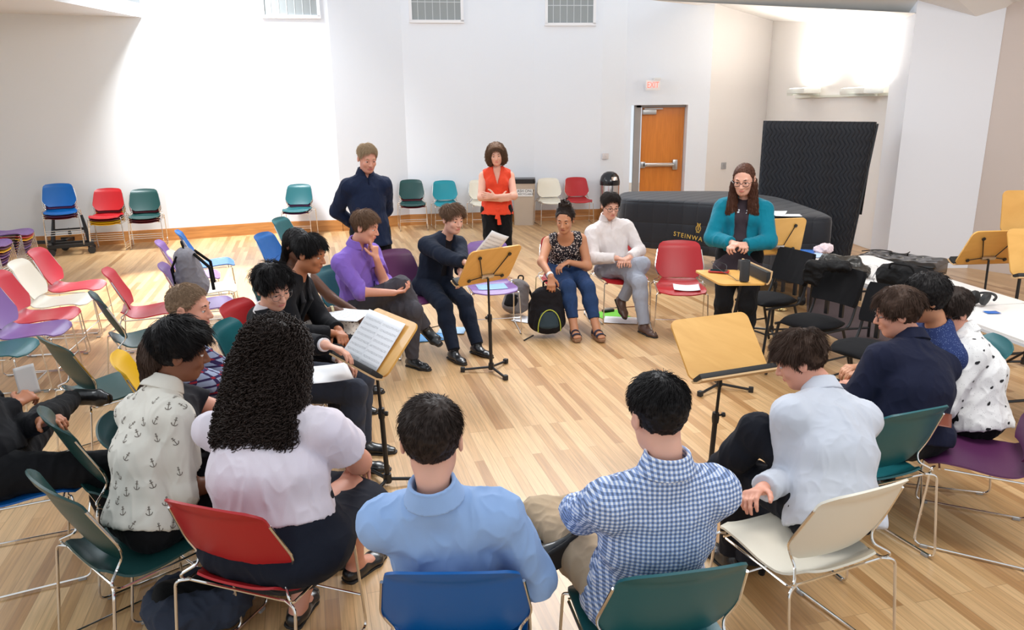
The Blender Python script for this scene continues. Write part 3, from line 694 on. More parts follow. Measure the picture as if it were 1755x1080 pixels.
def surf_strands(V, Nn, n, length, seed, curl=.0, cf=30., r=.0018, steps=12, lift=.004, down=(0, 0, -1.), zmin=None, rnd=.2, wave=.0, avoid=None):
    from mathutils import kdtree
    g = np.random.default_rng(seed); kd = kdtree.KDTree(len(V)); [kd.insert(Vector(v), i) for i, v in enumerate(V)]; kd.balance()
    st = g.integers(0, len(V), n); p = V[st].copy(); nn = Nn[st].copy(); out = []; dn = np.array(down, float); L = length*g.uniform(.6, 1.2, n); jit = g.normal(size=(n, 3))*rnd; lf = lift*g.uniform(.3, 1.6, (n, 1))
    for k in range(steps):
        out.append(p+nn*lf); t = dn+jit+np.stack([wob(p, 30, seed+j) for j in range(3)], 1)*wave; t = t-nn*(t*nn).sum(1, keepdims=True); t /= np.linalg.norm(t, axis=1, keepdims=True)+1e-6
        p = p+t*(L/steps)[:, None]
        for i in range(n):
            co, j, d = kd.find(Vector(p[i])); nn[i] = nn[i]*.4+Nn[j]*.6; p[i] = p[i]-Nn[j]*((p[i]-V[j])@Nn[j]) if d < .03 else p[i]
        nn /= np.linalg.norm(nn, axis=1, keepdims=True)+1e-9
    Pt = np.stack(out, 1)
    if avoid is not None: Pt = Pt[np.linalg.norm(Pt-avoid[0], axis=2).min(1) > avoid[1]]; n = len(Pt); L = L[:n]
    if curl:
        m = steps*5; x0 = np.linspace(0, 1, steps); x1 = np.linspace(0, 1, m); Pt = np.stack([np.stack([np.interp(x1, x0, Pt[i, :, c]) for c in range(3)], 1) for i in range(n)], 0)
        T = np.gradient(Pt, axis=1); T /= np.linalg.norm(T, axis=2, keepdims=True)+1e-9; U = np.cross(T, np.array([.3, .9, .2])); U /= np.linalg.norm(U, axis=2, keepdims=True)+1e-9; Wv = np.cross(T, U); ph = g.uniform(0, 6.28, n)
        s_ = x1[None, :]*L[:, None]*cf*6.28; A = curl*np.clip(np.arange(m)/4, .3, 1)[None, :]*g.uniform(.7, 1.2, (n, 1))
        Pt = Pt+U*(A*np.cos(s_+ph[:, None]))[..., None]+Wv*(A*np.sin(s_+ph[:, None]))[..., None]
    return tubes(Pt, r)
def joinVQ(parts):
    V = []; Q = []; n = 0
    for v, q in parts:
        if len(v): V.append(v); Q.append(q+n); n += len(v)
    return np.vstack(V), np.vstack(Q)

# ---------------------------------------------------------------- people
HAND_R = 1.0
def hand_prims(F, Wp, d, n_, th, curl, sc, e=0., spread=1., point=False, tcurl=.5):
    """wrist, direction of the fingers, where the palm faces, side of the thumb"""
    d = nrm(d); n_ = nrm(n_-d*(n_@d)); s_ = nrm(th-d*(th@d)-n_*(th@n_))
    F.ecap(Wp-d*.01, Wp+d*.085*sc, (.026*sc, .017*sc), (.041*sc, .0135*sc), s_, k=.012)
    offs = [.0315, .0105, -.0105, -.030]; ln = [(.043, .025, .020), (.048, .029, .022), (.044, .027, .021), (.034, .021, .018)]
    for i in range(4):
        c = curl if not (point and i == 0) else .05; c = c*(1+.08*i)
        p = Wp+d*(.088-.004*abs(i-1.2))*sc+s_*offs[i]*sc; v = rotv(d, n_, 0); v = nrm(d+s_*(1.5-i)*.06*spread); ax_ = np.cross(v, n_)
        for j, (a, r0, r1) in enumerate(((60, .0095, .0088), (72, .0088, .0080), (44, .0080, .0068))):
            v = rotv(v, ax_, a*c); q = p+v*ln[i][j]*sc; F.cap(p, q, r0*sc, r1*sc, k=.006 if j else .011); p = q
    p = Wp+d*.022*sc+s_*.026*sc; v = nrm(d*.62+s_*.70+n_*.30); ax_ = nrm(np.cross(v, n_*.5-s_*.6+d*.3))
    for j, (l, r0, r1) in enumerate(((.040, .0135, .0115), (.031, .0112, .0100), (.025, .0098, .0080))):
        q = p+v*l*sc; F.cap(p, q, r0*sc, r1*sc, k=.012 if j == 0 else .006); p = q; v = nrm(v+(d*.35+n_*.25-s_*.45)*tcurl)
def person(label, S):
    g = dict(head=0, seated=True, bulk=1., bust=0., shoulder=.18, twist=0., hyaw=0., hpitch=12., hroll=0., skin='fair', seed=1, h=.006, sleeve='long', top='shirt', hand_scale=1., face=True, gender='m', hs=1.,
             LH=None, RH=None, Lpole=(-.6, -.35, -.7), Rpole=(.6, -.35, -.7), LF=None, RF=None, Lk=(0, .5, 1.), Rk=(0, .5, 1.), shoe='shoe', Lfd=(0, 1, 0), Rfd=(0, 1, 0), nose=1., pel_z=None, belly=0.)
    g.update(S); S = g; sk = SK[S['skin']]; th = math.radians(S['head'])
    fw = np.array([math.cos(th), math.sin(th), 0]); rt = np.array([math.sin(th), -math.cos(th), 0]); org = np.array([*S['pel'], 0.])
    toL = lambda p: np.array([(np.asarray(p)-org)@rt, (np.asarray(p)-org)@fw, p[2]])
    sd = S['seed']; hgt = S.get('hgt', 1.0)
    pz = S['pel_z'] or (.545 if S['seated'] else .95*hgt)
    C0 = np.array([0, 0, pz]); target = .655*hgt*(1 if S['seated'] else 1.0)
    # the head lies on the line of sight of its place in the photo, at the distance the spine allows
    TOPZ = .118*S['hs']+.9*(S.get('hair') or {}).get('T', .012)+.014
    if 'hpx' in S:
        o = np.array([0, 0, CAMH]); r = ray(*S['hpx']); ts = np.linspace(1, 16, 6000)
        if S['seated']:
            pts = o+ts[:, None]*r; rel = pts-org; L3_ = np.stack([rel@rt, rel@fw, pts[:, 2]], 1)-np.array([0, 0, TOPZ])-C0
            dist = np.abs(np.linalg.norm(L3_, axis=1)-target)+(L3_[:, 2] < .3)*10; want = S.get('front', 1)
            cand = np.where(dist < dist.min()+.006)[0]; k = cand[np.argmin(np.abs(L3_[cand, 1]-S.get('lean', .10)))]; Hc = L3_[k]+C0
        else:
            a = np.array([0, 0, CAMH]); zt_ = S.get('top_z', 1.72); t = (zt_-CAMH)/r[2]; q = a+t*r
            Hc = toL(q)-np.array([0, 0, TOPZ])
            if 'free' not in S: org = np.array([q[0], q[1], 0])-fw*Hc[1]*0; org = np.array([q[0], q[1], 0])-rt*S.get('hoff', (0, .06))[0]-fw*S.get('hoff', (0, .06))[1]; Hc = toL(q)-np.array([0, 0, TOPZ])
    else: Hc = C0+np.array(S['hvec'])
    toW = lambda p: org+rt*p[0]+fw*p[1]+np.array([0, 0, p[2]])
    if S['seated'] and 'hpx' in S and abs(Hc[0]) > S.get('maxlat', .07):     # sit below the head, not beside it
        dx_ = Hc[0]-math.copysign(S.get('maxlat', .07), Hc[0]); org = org+rt*dx_; Hc = Hc-np.array([dx_, 0, 0])
    if S.get('chair'): q_ = org-fw*.03; S['chair'].location = (q_[0], q_[1], 0); S['chair'].rotation_euler = (0, 0, th-PI/2)
    root_o = root('person', label, 'person', tuple(org), th-PI/2)
    hf = frame(S['hyaw'], S['hpitch'], S['hroll'])              # rows: head axes in the person's axes
    HS = S['hs']*1.0
    H_ = lambda p: Hc+(np.asarray(p, float)*HS) @ hf
    nb = H_((0, -.035, -.10))                                   # base of the skull
    up = nrm(Hc-C0); C2 = C0+(nb-C0)*.865+np.array([0, -.02, -.015])      # base of the neck
    sp = C2-C0; mid = C0+sp*.52+np.array([0, -.018-.04*max(0, up[1]), 0.0]); C1 = mid
    tw = math.radians(S['twist']); Sd = np.array([math.cos(tw), -math.sin(tw), 0]); spu = nrm(C2-mid); Sd = nrm(Sd-spu*(Sd@spu)); Fd = nrm(np.cross(spu, Sd)); 
    if Fd[1] < 0: Fd = -Fd
    B = S['bulk']; sw = S['shoulder']*(.6+.4*B)
    shc = C2-spu*.078; shL = shc-Sd*sw+np.array([0, 0, 0])+Fd*S.get('shf', .0)-spu*S.get('ldrop', 0); shR = shc+Sd*sw+Fd*S.get('shf', .0)-spu*S.get('rdrop', 0)
    UA, FA = .285*hgt, .25*hgt
    ta, tb = (toL(S[k]) if S.get('world') else S[k] for k in ('LH', 'RH'))
    def tgt(v):
        if isinstance(v[0], str): return toL(v[1]) if v[0] == 'w' else H_(v[1])
        return np.array(v, float)
    LH = tgt(S['LH'] if S['LH'] is not None else (-.12, .33, pz+.12)); RH = tgt(S['RH'] if S['RH'] is not None else (.12, .33, pz+.12))
    elL, LH = ik(shL, LH, UA, FA, S['Lpole']); elR, RH = ik(shR, RH, UA, FA, S['Rpole'])
    hipw = S.get('hipw', .09)*(.6+.4*B); hL = C0+np.array([-hipw, .03 if S['seated'] else 0, -.015]); hR = C0+np.array([hipw, .03 if S['seated'] else 0, -.015])
    TH_, SH_ = .43*hgt, .42*hgt
    if S['seated']: dLF, dRF = (-.12, .44, .085), (.12, .44, .085)
    else: dLF, dRF = (-.10, .0, .085), (.10, .0, .085)
    LFt = tgt(S['LF'] if S['LF'] is not None else dLF); RFt = tgt(S['RF'] if S['RF'] is not None else dRF)
    kL, aL = ik(hL, LFt, TH_, SH_, S['Lk']); kR, aR = ik(hR, RFt, TH_, SH_, S['Rk'])
    arms = [(shL, elL, LH, -1, 'L'), (shR, elR, RH, 1, 'R')]; legs = [(hL, kL, aL, 'L'), (hR, kR, aR, 'R')]
    bl = S['belly']
    def torso(F, e, k=.045):
        F.ecap(C0+np.array([0, -.0, -.02]), C0+nrm(sp)*.06, (.155*B+e+bl, .112*B+e+bl), (.150*B+e+bl, .108*B+e+bl), Sd, k=k)
        F.ecap(C0+nrm(sp)*.08, C1, (.135*B+e+bl, .098*B+e+bl), (.142*B+e+bl*.8, .100*B+e+bl*.8), Sd, k=k)
        F.ecap(C1, shc-spu*.04, (.148*B+e+bl*.6, .104*B+e+bl*.5), ((.150 if S['gender'] == 'm' else .135)*B+e, .092*B+e), Sd, k=k)
        F.cap(shL*.85+shc*.15, shR*.85+shc*.15, .054+e, .054+e, k=.04)
        for s_ in (shL, shR): F.cap(C2+spu*.01, s_*.8+shc*.2+spu*.004, .042+e, .044+e, k=.045)
        if S['bust']:
            for s_ in (-1, 1): F.ell(C1+spu*.07+Fd*.075*B+Sd*s_*.065*B, (S['bust']+e*.8,)*3, k=.04)
        if S['seated']:
            for s_ in (-1, 1): F.ell(C0+np.array([s_*.085*B, -.02, -.035]), (.098*B+e, .105*B+e, .085+e*.5), k=.04)
    def arm(F, e, fa=1., fe=None, k=.025):
        for (a, b, c, s_, _) in arms:
            F.cap(a, b, .050*(.5+.5*B)+e, .040*(.6+.4*B)+e, k=.035)
            if fa: F.cap(b, b+(c-b)*fa, .040*(.6+.4*B)+e, (.040+(.026-.040)*fa)+(e if fe is None else fe), k=k)
    def leg(F, e, t1=1., ank=None, k=.03):
        for (a, b, c, _) in legs:
            F.cap(a, b, .086*B+e, .058*(.5+.5*B)+e, k=.05)
            cc = b+(c-b)*t1; kn = b+nrm((a-b))*.0; cal = b+(c-b)*.32+nrm(np.cross(np.cross(c-b, a-b), c-b))*.014
            F.cap(kn, cal, .055*(.5+.5*B)+e, .056*(.6+.4*B)+e, k=.03); F.cap(cal, cc, .055*(.6+.4*B)+e, (.036+e if ank is None else ank), k=.03)
    # body: one continuous surface
    F = Fld(); torso(F, -.004); arm(F, 0.); leg(F, 0.)
    F.cap(nb+np.array([0, 0, .0]), C2-spu*.03, .044 if S['gender'] == 'f' else .048, .052, k=.03)
    F.ell(H_(CC), CR*HS, hf, k=.02); F.ell(H_((0, .022, -.035)), np.array((.060, .068, .080))*HS, hf, k=.03)
    F.ell(H_((0, .050, -.088)), np.array((.036, .034, .026))*HS, hf, k=.03); F.ell(H_((0, -.0, -.060)), np.array((.056, .06, .045))*HS, hf, k=.03)
    for s_ in (-1, 1):
        F.ell(H_((s_*.033, .064, -.022)), np.array((.026, .020, .024))*HS, hf, k=.018)
        F.ell(H_((s_*.0805, -.012, .0)), np.array((.0085, .020, .032))*HS, frame(0, 0) @ hf, k=.007)
        F.ell(H_((s_*.0885, -.010, .004)), np.array((.006, .010, .017))*HS, hf, k=.006, sub=True)
    F.cap(H_((-.034, .075, .030)), H_((.034, .075, .030)), .013*HS, .013*HS, k=.014)
    for s_ in (-1, 1): F.ell(H_((s_*.031, .104, .010)), np.array((.019, .018, .013))*HS, hf, k=.012, sub=True)
    F.cap(H_((0, .083, .018)), H_((0, .108*S['nose']+.0, -.024)), .0085*HS, .0115*HS, k=.012)
    for s_ in (-1, 1): F.ell(H_((s_*.0115, .096, -.028)), np.array((.0085, .010, .008))*HS, hf, k=.007)
    F.ell(H_((0, .084, -.052)), np.array((.024, .013, .014))*HS, hf, k=.012)
    F.ell(H_((0, .101, -.0555)), np.array((.020, .006, .0016))*HS, hf, k=.004, sub=True)
    for (a, b, c, s_, side) in arms:
        fd = nrm(c-b); hd = S.get(side+'hd'); hd = fd if hd is None else nrm(np.array(hd, float)); hn = S.get(side+'hn', (0, 0, -1)); ht = S.get(side+'ht', (-s_, .3, .2))
        hand_prims(F, c, hd, np.array(hn, float), np.array(ht, float), S.get(side+'curl', .45), S['hand_scale']*.98, point=S.get(side+'point', False))
    for (a, b, c, side) in legs:
        fd = nrm(np.array(S[side+'fd'], float)); u = nrm(b-c); u = nrm(u-fd*(u@fd)) if abs(u@fd) < .95 else np.array([0, 0, 1.])
        
        if S['shoe'] == 'wedge' or S['shoe'] == 'flat': F.cap(c, c-fd*.03-u*.035, .034, .030, k=.02); F.ecap(c-u*.03+fd*.02, c-u*.055+fd*.13, (.034, .030), (.038, .018), np.cross(fd, u), k=.025)
        else: F.cap(c, c-fd*.02-u*.045, .032, .026, k=.02); F.ecap(c-u*.048+fd*.02, c-u*.060+fd*.12, (.028, .020), (.032, .013), np.cross(fd, u), k=.02)
    V, Q = F.mesh(S['h']); bo = link('body', npmesh('body', V, Q), sk, root_o)
    out = dict(root=root_o, H=H_, hf=hf, Hc=Hc, C0=C0, C1=C1, C2=C2, Sd=Sd, Fd=Fd, spu=spu, arms=arms, legs=legs, torso=torso, toW=toW, S=S, shL=shL, shR=shR)
    # face
    if S['face']:
        wh = mat('eye_white', (.75, .72, .70), .25); ir = mat('eye_iris', (.05, .03, .02), .2)
        for s_ in (-1, 1):
            bm = bmesh.new(); bmesh.ops.create_uvsphere(bm, u_segments=20, v_segments=14, radius=.0125*HS); me = bpy.data.meshes.new('eye'); bm.to_mesh(me); bm.free()
            gz = nrm(np.array([0, 1, -.25])); 
            for p_ in me.polygons: p_.material_index = 1 if np.dot(nrm(p_.center), gz) > .80 else 0
            me.transform(Matrix([[*hf.T[0], H_((s_*.031, .0745, .0095))[0]], [*hf.T[1], H_((s_*.031, .0745, .0095))[1]], [*hf.T[2], H_((s_*.031, .0745, .0095))[2]], [0, 0, 0, 1]]))
            link('eye', me, [wh, ir], root_o, True)
            F = Fld(); F.ell(H_((s_*.031, .0745, .0125)), np.array((.0145, .0138, .0125))*HS, hf, k=.004); F.clip(H_((s_*.031, .0745, .0105)), -hf[2]+hf[1]*.15)
            V, Q = F.mesh(.0022); link('eyelid', npmesh('eyelid', V, Q), sk, root_o)
            F = Fld(); F.cap(H_((s_*.018, .0875, .0315)), H_((s_*.033, .0868, .036)), .0030*HS, .0034*HS, k=.004); F.cap(H_((s_*.033, .0868, .036)), H_((s_*.049, .0755, .0325)), .0034*HS, .0018*HS, k=.004)
            V, Q = F.mesh(.0018); link('eyebrow', npmesh('eyebrow', V, Q), HR[S.get('brow', 'dark')], root_o)
        F = Fld(); F.ell(H_((0, .0935, -.0525)), np.array((.021, .0055, .0042))*HS, hf, k=.003); F.ell(H_((0, .0925, -.0600)), np.array((.018, .0060, .0048))*HS, hf, k=.003)
        V, Q = F.mesh(.0018); lm = mat('lips_'+S['skin'], tuple(v*f for v, f in zip(s2l(*{'fair': (205, 125, 115), 'rosy': (196, 112, 104), 'tan': (160, 90, 76), 'olive': (180, 108, 94), 'brown': (110, 60, 50), 'dark': (84, 46, 40), 'warm': (150, 82, 66)}[S['skin']]), (1, 1, 1))), .4)
        link('lips', npmesh('lips', V, Q), lm, root_o)
    if S.get('glasses'):
        gm = mat('glasses_'+S['glasses'], {'black': (.01, .01, .012), 'brown': (.09, .03, .02), 'wire': (.12, .10, .09)}[S['glasses']], .3); r_ = {'black': .0021, 'brown': .0019, 'wire': .0011}[S['glasses']]
        mb = MB()
        for s_ in (-1, 1):
            c_ = np.array((s_*.034, .100, .004)); n_ = 20; pts = []
            for k in range(n_):
                a = 2*PI*k/n_; pts.append(H_(c_+np.array((.0255*abs(math.cos(a))**.8*np.sign(math.cos(a)), -.35*abs(.02*math.cos(a)), .0185*abs(math.sin(a))**.8*np.sign(math.sin(a))))))
            mb.tube(pts, r_*HS, 6, closed=True); mb.tube([H_((s_*.059, .094, .010)), H_((s_*.080, .060, .012)), H_((s_*.085, -.010, .012)), H_((s_*.084, -.03, -.005))], r_*HS, 6)
        mb.tube([H_((-.010, .101, .008)), H_((0, .104, .010)), H_((.010, .101, .008))], r_*HS, 6)
        mb.build('glasses', gm, root_o)
    # trousers or skirt
    bt = S.get('bottom', 'trousers'); bm_ = S.get('bottom_mat')
    if bt in ('trousers', 'crop'):
        F = Fld(); e = S.get('leg_e', .014)
        F.ecap(C0+np.array([0, 0, -.02]), C0+nrm(sp)*.10, (.155*B+e+bl, .112*B+e+bl), (.142*B+e+bl, .104*B+e+bl), Sd, k=.045)
        if S['seated']:
            for s_ in (-1, 1): F.ell(C0+np.array([s_*.085*B, -.02, -.035]), (.098*B+e, .105*B+e, .085+e*.5), k=.04)
        F.clip(C0+nrm(sp)*S.get('waist', .11), nrm(sp))
        F2 = Fld(); F2.ops = F.ops[:]; t1 = 1.02 if bt == 'trousers' else S.get('crop_t', .80); leg(F2, e, t1, ank=S.get('ank_r', .052))
        for (a, b, c, _) in legs: F2.lclip(b+(c-b)*(t1-.015 if bt == 'crop' else 1.0), nrm(c-b), .085, .11)
        V, Q = F2.mesh(S['h']*1.05, folds(S.get('fold', .006), 24, sd)); link('jeans' if S.get('jeans') else 'trousers', npmesh('trousers', V, Q), bm_, root_o)
    elif bt == 'skirt':
        F = Fld(); e = .028; t1 = S.get('skirt_t', .22)
        F.ecap(C0+np.array([0, 0, -.02]), C0+nrm(sp)*.12, (.165*B+e+bl, .12*B+e+bl), (.142*B+e*.6+bl, .104*B+e*.6+bl), Sd, k=.045)
        for s_ in (-1, 1): F.ell(C0+np.array([s_*.085*B, -.02, -.035]), (.105*B+e, .115*B+e, .085+e*.4), k=.04)
        kn = (kL+kR)/2; F.ecap(C0+np.array([0, .05, -.0]), kn+np.array([0, .02, -.01]), (.17*B+e, .085+e), (.15*B+e, .07+e), (1, 0, 0), k=.05)
        sh = (aL+aR)/2-kn; F.ecap(kn, kn+sh*t1, (.15*B+e, .06+e), (.155*B+e, .07+e), (1, 0, 0), k=.05); F.clip(C0+nrm(sp)*.13, nrm(sp)) if False else None
        F.lclip(kn+sh*t1, nrm(sh), .4, .3); V, Q = F.mesh(S['h']*1.1, folds(.009, 17, sd, (1, .3, .5))); link('skirt', npmesh('skirt', V, Q), bm_, root_o)
    if S['shoe'] == 'shoe':
        for (a, b, c, side) in legs:
            d_ = nrm(c-b); F = Fld(); F.cap(c-d_*.11, c+d_*.01, .044, .039, k=.01); F.clip(c-d_*.10, -d_); v, q = F.mesh(.006); link('sock', npmesh('sock', v, q), S.get('sock_mat') or cloth('black_sock', (20, 20, 22)), root_o)
    # shoes
    if S['shoe']:
        shm = S.get('shoe_mat') or mat('black_leather', (.012, .012, .013), .28, bump=.1, bscale=90, coat=.3); sole = S.get('sole_mat') or mat('dark_sole', (.02, .017, .015), .7)
        for (a, b, c, side) in legs:
            fd = nrm(np.array(S[side+'fd'], float)); u = nrm(b-c); u = nrm(u-fd*(u@fd)) if abs(u@fd) < .95 else np.array([0, 0, 1.]); sdv = np.cross(fd, u)
            if S['shoe'] in ('shoe', 'flat'):
                F = Fld(); F.cap(c-fd*.035-u*.048, c+fd*.02-u*.045, .036, .038, k=.02); F.ecap(c+fd*.01-u*.048, c+fd*.135-u*.060, (.042, .036), (.046, .024), sdv, k=.03); F.ecap(c+fd*.13-u*.060, c+fd*.185-u*.066, (.045, .024), (.030, .016), sdv, k=.02)
                if S['shoe'] == 'shoe': F.cap(c-u*.03-fd*.01, c+u*.012, .040, .042, k=.02)
                F.clip(c-u*.076, -u); 
                if S['shoe'] == 'shoe': F.lclip(c+u*.008, u, .07, .07)
                else: F.ell(c+u*.012+fd*.02, (.035, .075, .05), np.array([sdv, fd, u]), k=.01, sub=True)
                V, Q = F.mesh(.005); so_ = link('shoe', npmesh('shoe', V, Q), shm, root_o)
                F = Fld(); F.ecap(c-fd*.045-u*.076, c+fd*.13-u*.076, (.040, .020), (.049, .020), sdv, k=.02); F.ecap(c+fd*.12-u*.076, c+fd*.19-u*.076, (.048, .02), (.030, .02), sdv, k=.02); F.clip(c-u*.072, u); F.clip(c-u*.086, -u)
                V, Q = F.mesh(.005); link('sole', npmesh('sole', V, Q), sole, so_)
            elif S['shoe'] == 'wedge':
                mb = MB(); R3 = Matrix((tuple(sdv), tuple(fd), tuple(u))).transposed()
                ol = [(-.034, -.06), (.034, -.06), (.04, .02), (.046, .12), (.03, .17), (-.02, .17), (-.044, .12), (-.04, .02)]
                n_ = len(ol); Vv = [(x, y, -.045-.022*ss(-.02, .1, y)) for x, y in ol]+[(x, y, -.088) for x, y in ol]; Vv = [c+sdv*x+fd*y+u*z for x, y, z in Vv]
                mb.add(Vv, [tuple(range(n_)), tuple(reversed(range(n_, 2*n_)))]+[(i, n_+i, n_+(i+1) % n_, (i+1) % n_) for i in range(n_)]); so_ = mb.build('sandal', mat('cork_wedge', s2l(150, 112, 82), .8), root_o)
                for y, w__, zz in ((.115, .044, -.030), (.055, .042, -.010), (-.01, .042, .012)):
                    G = np.array([[c+sdv*(w__*math.sin(t))+fd*(y+q)+u*(-.055+(zz+.062)*math.cos(t)) for t in np.linspace(-1.55, 1.55, 13)] for q in (-.014, 0, .014)]); mb = MB(); mb.sheet(G, .004); mb.build('strap', mat('navy_strap', s2l(28, 38, 66), .6), so_)
    # tops
    top = S.get('top'); tm = S.get('top_mat')
    if top:
        e = S.get('top_e', .014); F = Fld(); torso(F, e, .05)
        hem = S.get('hem', .02 if S['seated'] else -.10); F.clip(C0+nrm(sp)*hem, -nrm(sp))
        if S.get('skirted'):   # a shirt hanging over the hips and lap
            F.ecap(C0+nrm(sp)*(hem+.12), C0+nrm(sp)*(hem+.02), (.150*B+e+bl, .11*B+e+bl), (.165*B+e+.012+bl, .125*B+e+.012+bl), Sd, k=.04); F.clip(C0+nrm(sp)*(hem-.0), -nrm(sp))
        neckp = C2+spu*.035
        if top == 'tank':
            for s_ in (shL, shR): F.ell(s_+Sd*np.sign((s_-shc)@Sd)*.035, (.062, .09, .10), k=.015, sub=True)
            F.ell(C2+Fd*.05-spu*.0, (.085, .09, .085), np.array([Sd, Fd, spu]), k=.015, sub=True); F.ell(C2-Fd*.04+spu*.02, (.085, .09, .075), np.array([Sd, Fd, spu]), k=.015, sub=True)
        elif top == 'vneck':
            for s_ in (shL, shR): F.ell(s_+Sd*np.sign((s_-shc)@Sd)*.045, (.062, .09, .10), k=.015, sub=True)
            F.ecap(C2+Fd*.09+spu*.05, C2+Fd*.13-spu*.15, (.072, .08), (.006, .06), Sd, k=.01, sub=True); F.ell(C2-Fd*.02+spu*.045, (.07, .07, .06), np.array([Sd, Fd, spu]), k=.01, sub=True)
        elif top == 'open':    # jacket or cardigan hanging open over another top
            w0 = S.get('open_w', .05); F.ecap(C2+Fd*.10+spu*.06, C1+Fd*.16-spu*.02, (.055, .09), (w0, .09), Sd, k=.012, sub=True)
            F.ecap(C1+Fd*.16-spu*.02, C0+Fd*.2-nrm(sp)*.05, (w0, .10), (S.get('open_w2', w0*1.3), .14), Sd, k=.012, sub=True); F.ell(C2-Fd*.01+spu*.06, (.066, .066, .06), np.array([Sd, Fd, spu]), k=.01, sub=True)
        else:
            F.ell(C2+spu*.075+Fd*.02, (.064, .07, .06), np.array([Sd, Fd, spu]), k=.01, sub=True)
            if S.get('throat', True): F.ecap(C2+Fd*.10+spu*.06, C2+Fd*.115-spu*.055, (.035, .05), (.006, .04), Sd, k=.008, sub=True)
        sl = S['sleeve']; ee = e
        if sl != 'none':
            for (a, b, c, s_, side) in arms:
                a2 = a; ra = .050*(.5+.5*B)+ee; rb = .042*(.6+.4*B)+ee
                if sl == 'short': q = a+(b-a)*S.get('sl_t', .62); F.cap(a, q, ra, ra*.98+S.get('flare', .006), k=.03); F.lclip(q, nrm(b-a), .12, .13)
                elif sl == 'roll': F.cap(a, b, ra, rb, k=.03); q = b+(c-b)*S.get('sl_t', .16); F.cap(b, q, rb, rb, k=.02); q0 = b+(c-b)*(S.get('sl_t', .16)-.12); F.cap(q0, q, rb+.006, rb+.007, k=.006); F.lclip(q, nrm(c-b), .09, .10)
                else: F.cap(a, b, ra, rb, k=.03); q = b+(c-b)*.96; F.cap(b, q, rb, .031+ee*.8, k=.02); F.lclip(q-nrm(c-b)*.012, nrm(c-b), .075, .09)
        V, Q = F.mesh(S['h'], folds(S.get('fold', .006), S.get('ff', 20), sd+4)); tn = S.get('top_name', 'shirt'); to = link(tn, npmesh(tn, V, Q), tm, root_o); out['top'] = to; out['topVQ'] = (V, Q)
        if S.get('collar'):
            c_ = C2+spu*.046; ax_ = nrm(nb-C2); F = Fld(); rr = .060 if S['gender'] == 'm' else .056
            F.ecap(c_-ax_*.01, c_+ax_*.040, (rr+.030, rr+.026), (rr+.010, rr+.008), Sd, k=.01); F.clip(c_+ax_*.048, ax_); F.clip(c_-ax_*.012, -ax_)
            F.ecap(c_-ax_*.03, c_+ax_*.08, (rr-.003, rr-.003), (rr-.003, rr-.003), Sd, k=.004, sub=True); F.ecap(c_+Fd*.09-ax_*.03, c_+Fd*.09+ax_*.06, (.014, .07), (.050, .07), Sd, k=.005, sub=True)
            V, Q = F.mesh(.0042); link('collar', npmesh('collar', V, Q), S.get('collar_mat', tm), to)
        if top == 'open' and S.get('lapel'):
            for s_ in (-1, 1):
                F = Fld(); a = C2+Sd*s_*.066+Fd*.060-spu*.015; m_ = C2+Sd*s_*.070+Fd*(.105*B+e)-spu*.10; b = C1+Sd*s_*(S.get('open_w', .05)+.004)+Fd*(.104*B+e+.006)-spu*.02
                F.ecap(a, m_, (.022, .010), (.034, .010), Sd, k=.01); F.ecap(m_, b, (.034, .010), (.008, .008), Sd, k=.01); V, Q = F.mesh(.005); link('lapel', npmesh('lapel', V, Q), tm, to)
        if S.get('under'):      # a second top below an open jacket
            F = Fld(); torso(F, .005)
            if S.get('under_hem', 0) < -.1: F.ecap(C0, C0+nrm(sp)*S['under_hem']+np.array([0, 0, .10]), (.165*B, .125*B), (.205*B, .165*B), Sd, k=.04)
            F.ell(C2+spu*.06+Fd*.03, (.06, .07, .055), np.array([Sd, Fd, spu]), k=.01, sub=True); F.clip(C0+nrm(sp)*S.get('under_hem', .0), -nrm(sp))
            V, Q = F.mesh(S['h'], folds(.003, 22, sd+9)); un = S.get('under_name', 'shirt'); uo = link(un, npmesh(un, V, Q), S['under'], root_o); out['under'] = uo
            if S.get('cuffs'):
                for (a, b, c, s_, side) in arms:
                    d = nrm(c-b); mb = MB(); mb.tube([c-d*.035, c-d*.002], .036, 16); mb.build('cuff', S['under'], uo)
            if S.get('ucollar'):
                c_ = C2+spu*.015; ax_ = nrm(nb-C2); F = Fld(); F.ecap(c_-ax_*.01, c_+ax_*.042, (.084, .082), (.066, .064), Sd, k=.01); F.clip(c_+ax_*.044, ax_); F.clip(c_-ax_*.012, -ax_)
                F.ecap(c_-ax_*.03, c_+ax_*.08, (.056, .056), (.056, .056), Sd, k=.004, sub=True); F.ecap(c_+Fd*.09-ax_*.03, c_+Fd*.09+ax_*.06, (.014, .07), (.050, .07), Sd, k=.005, sub=True)
                V, Q = F.mesh(.0045); link('collar', npmesh('collar', V, Q), S['under'], uo)
    # hair
    hr = S.get('hair')
    if hr:
        parts = []; st = hr.get('style', 'std'); hm = HR[hr['color']]
        v, q = hair_shell(hr.get('T', .014), st, sd, puff=hr.get('puff', 0)); parts.append((H_(v), q))
        if hr.get('n'): v, q = strands(hr['n'], st, hr.get('ls', .02), hr.get('lt', .05), sd, T=hr.get('T', .014)+hr.get('puff', 0)*.8, **hr.get('kw', {})); parts.append((H_(v), q))
        for bp in hr.get('blobs', []):
            F = Fld(); bp(F, out); v, q = F.mesh(.006, folds(.006, 60, sd, (1, 1, 1))); parts.append((v, q))
            if hr.get('sn'): parts.append(surf_strands(v, vnormals(v, q), hr['sn'], hr.get('sl', .12), sd, avoid=(H_((0, .105, -.035)), hr['avoid']) if hr.get('avoid') else None, **hr.get('skw', {})))
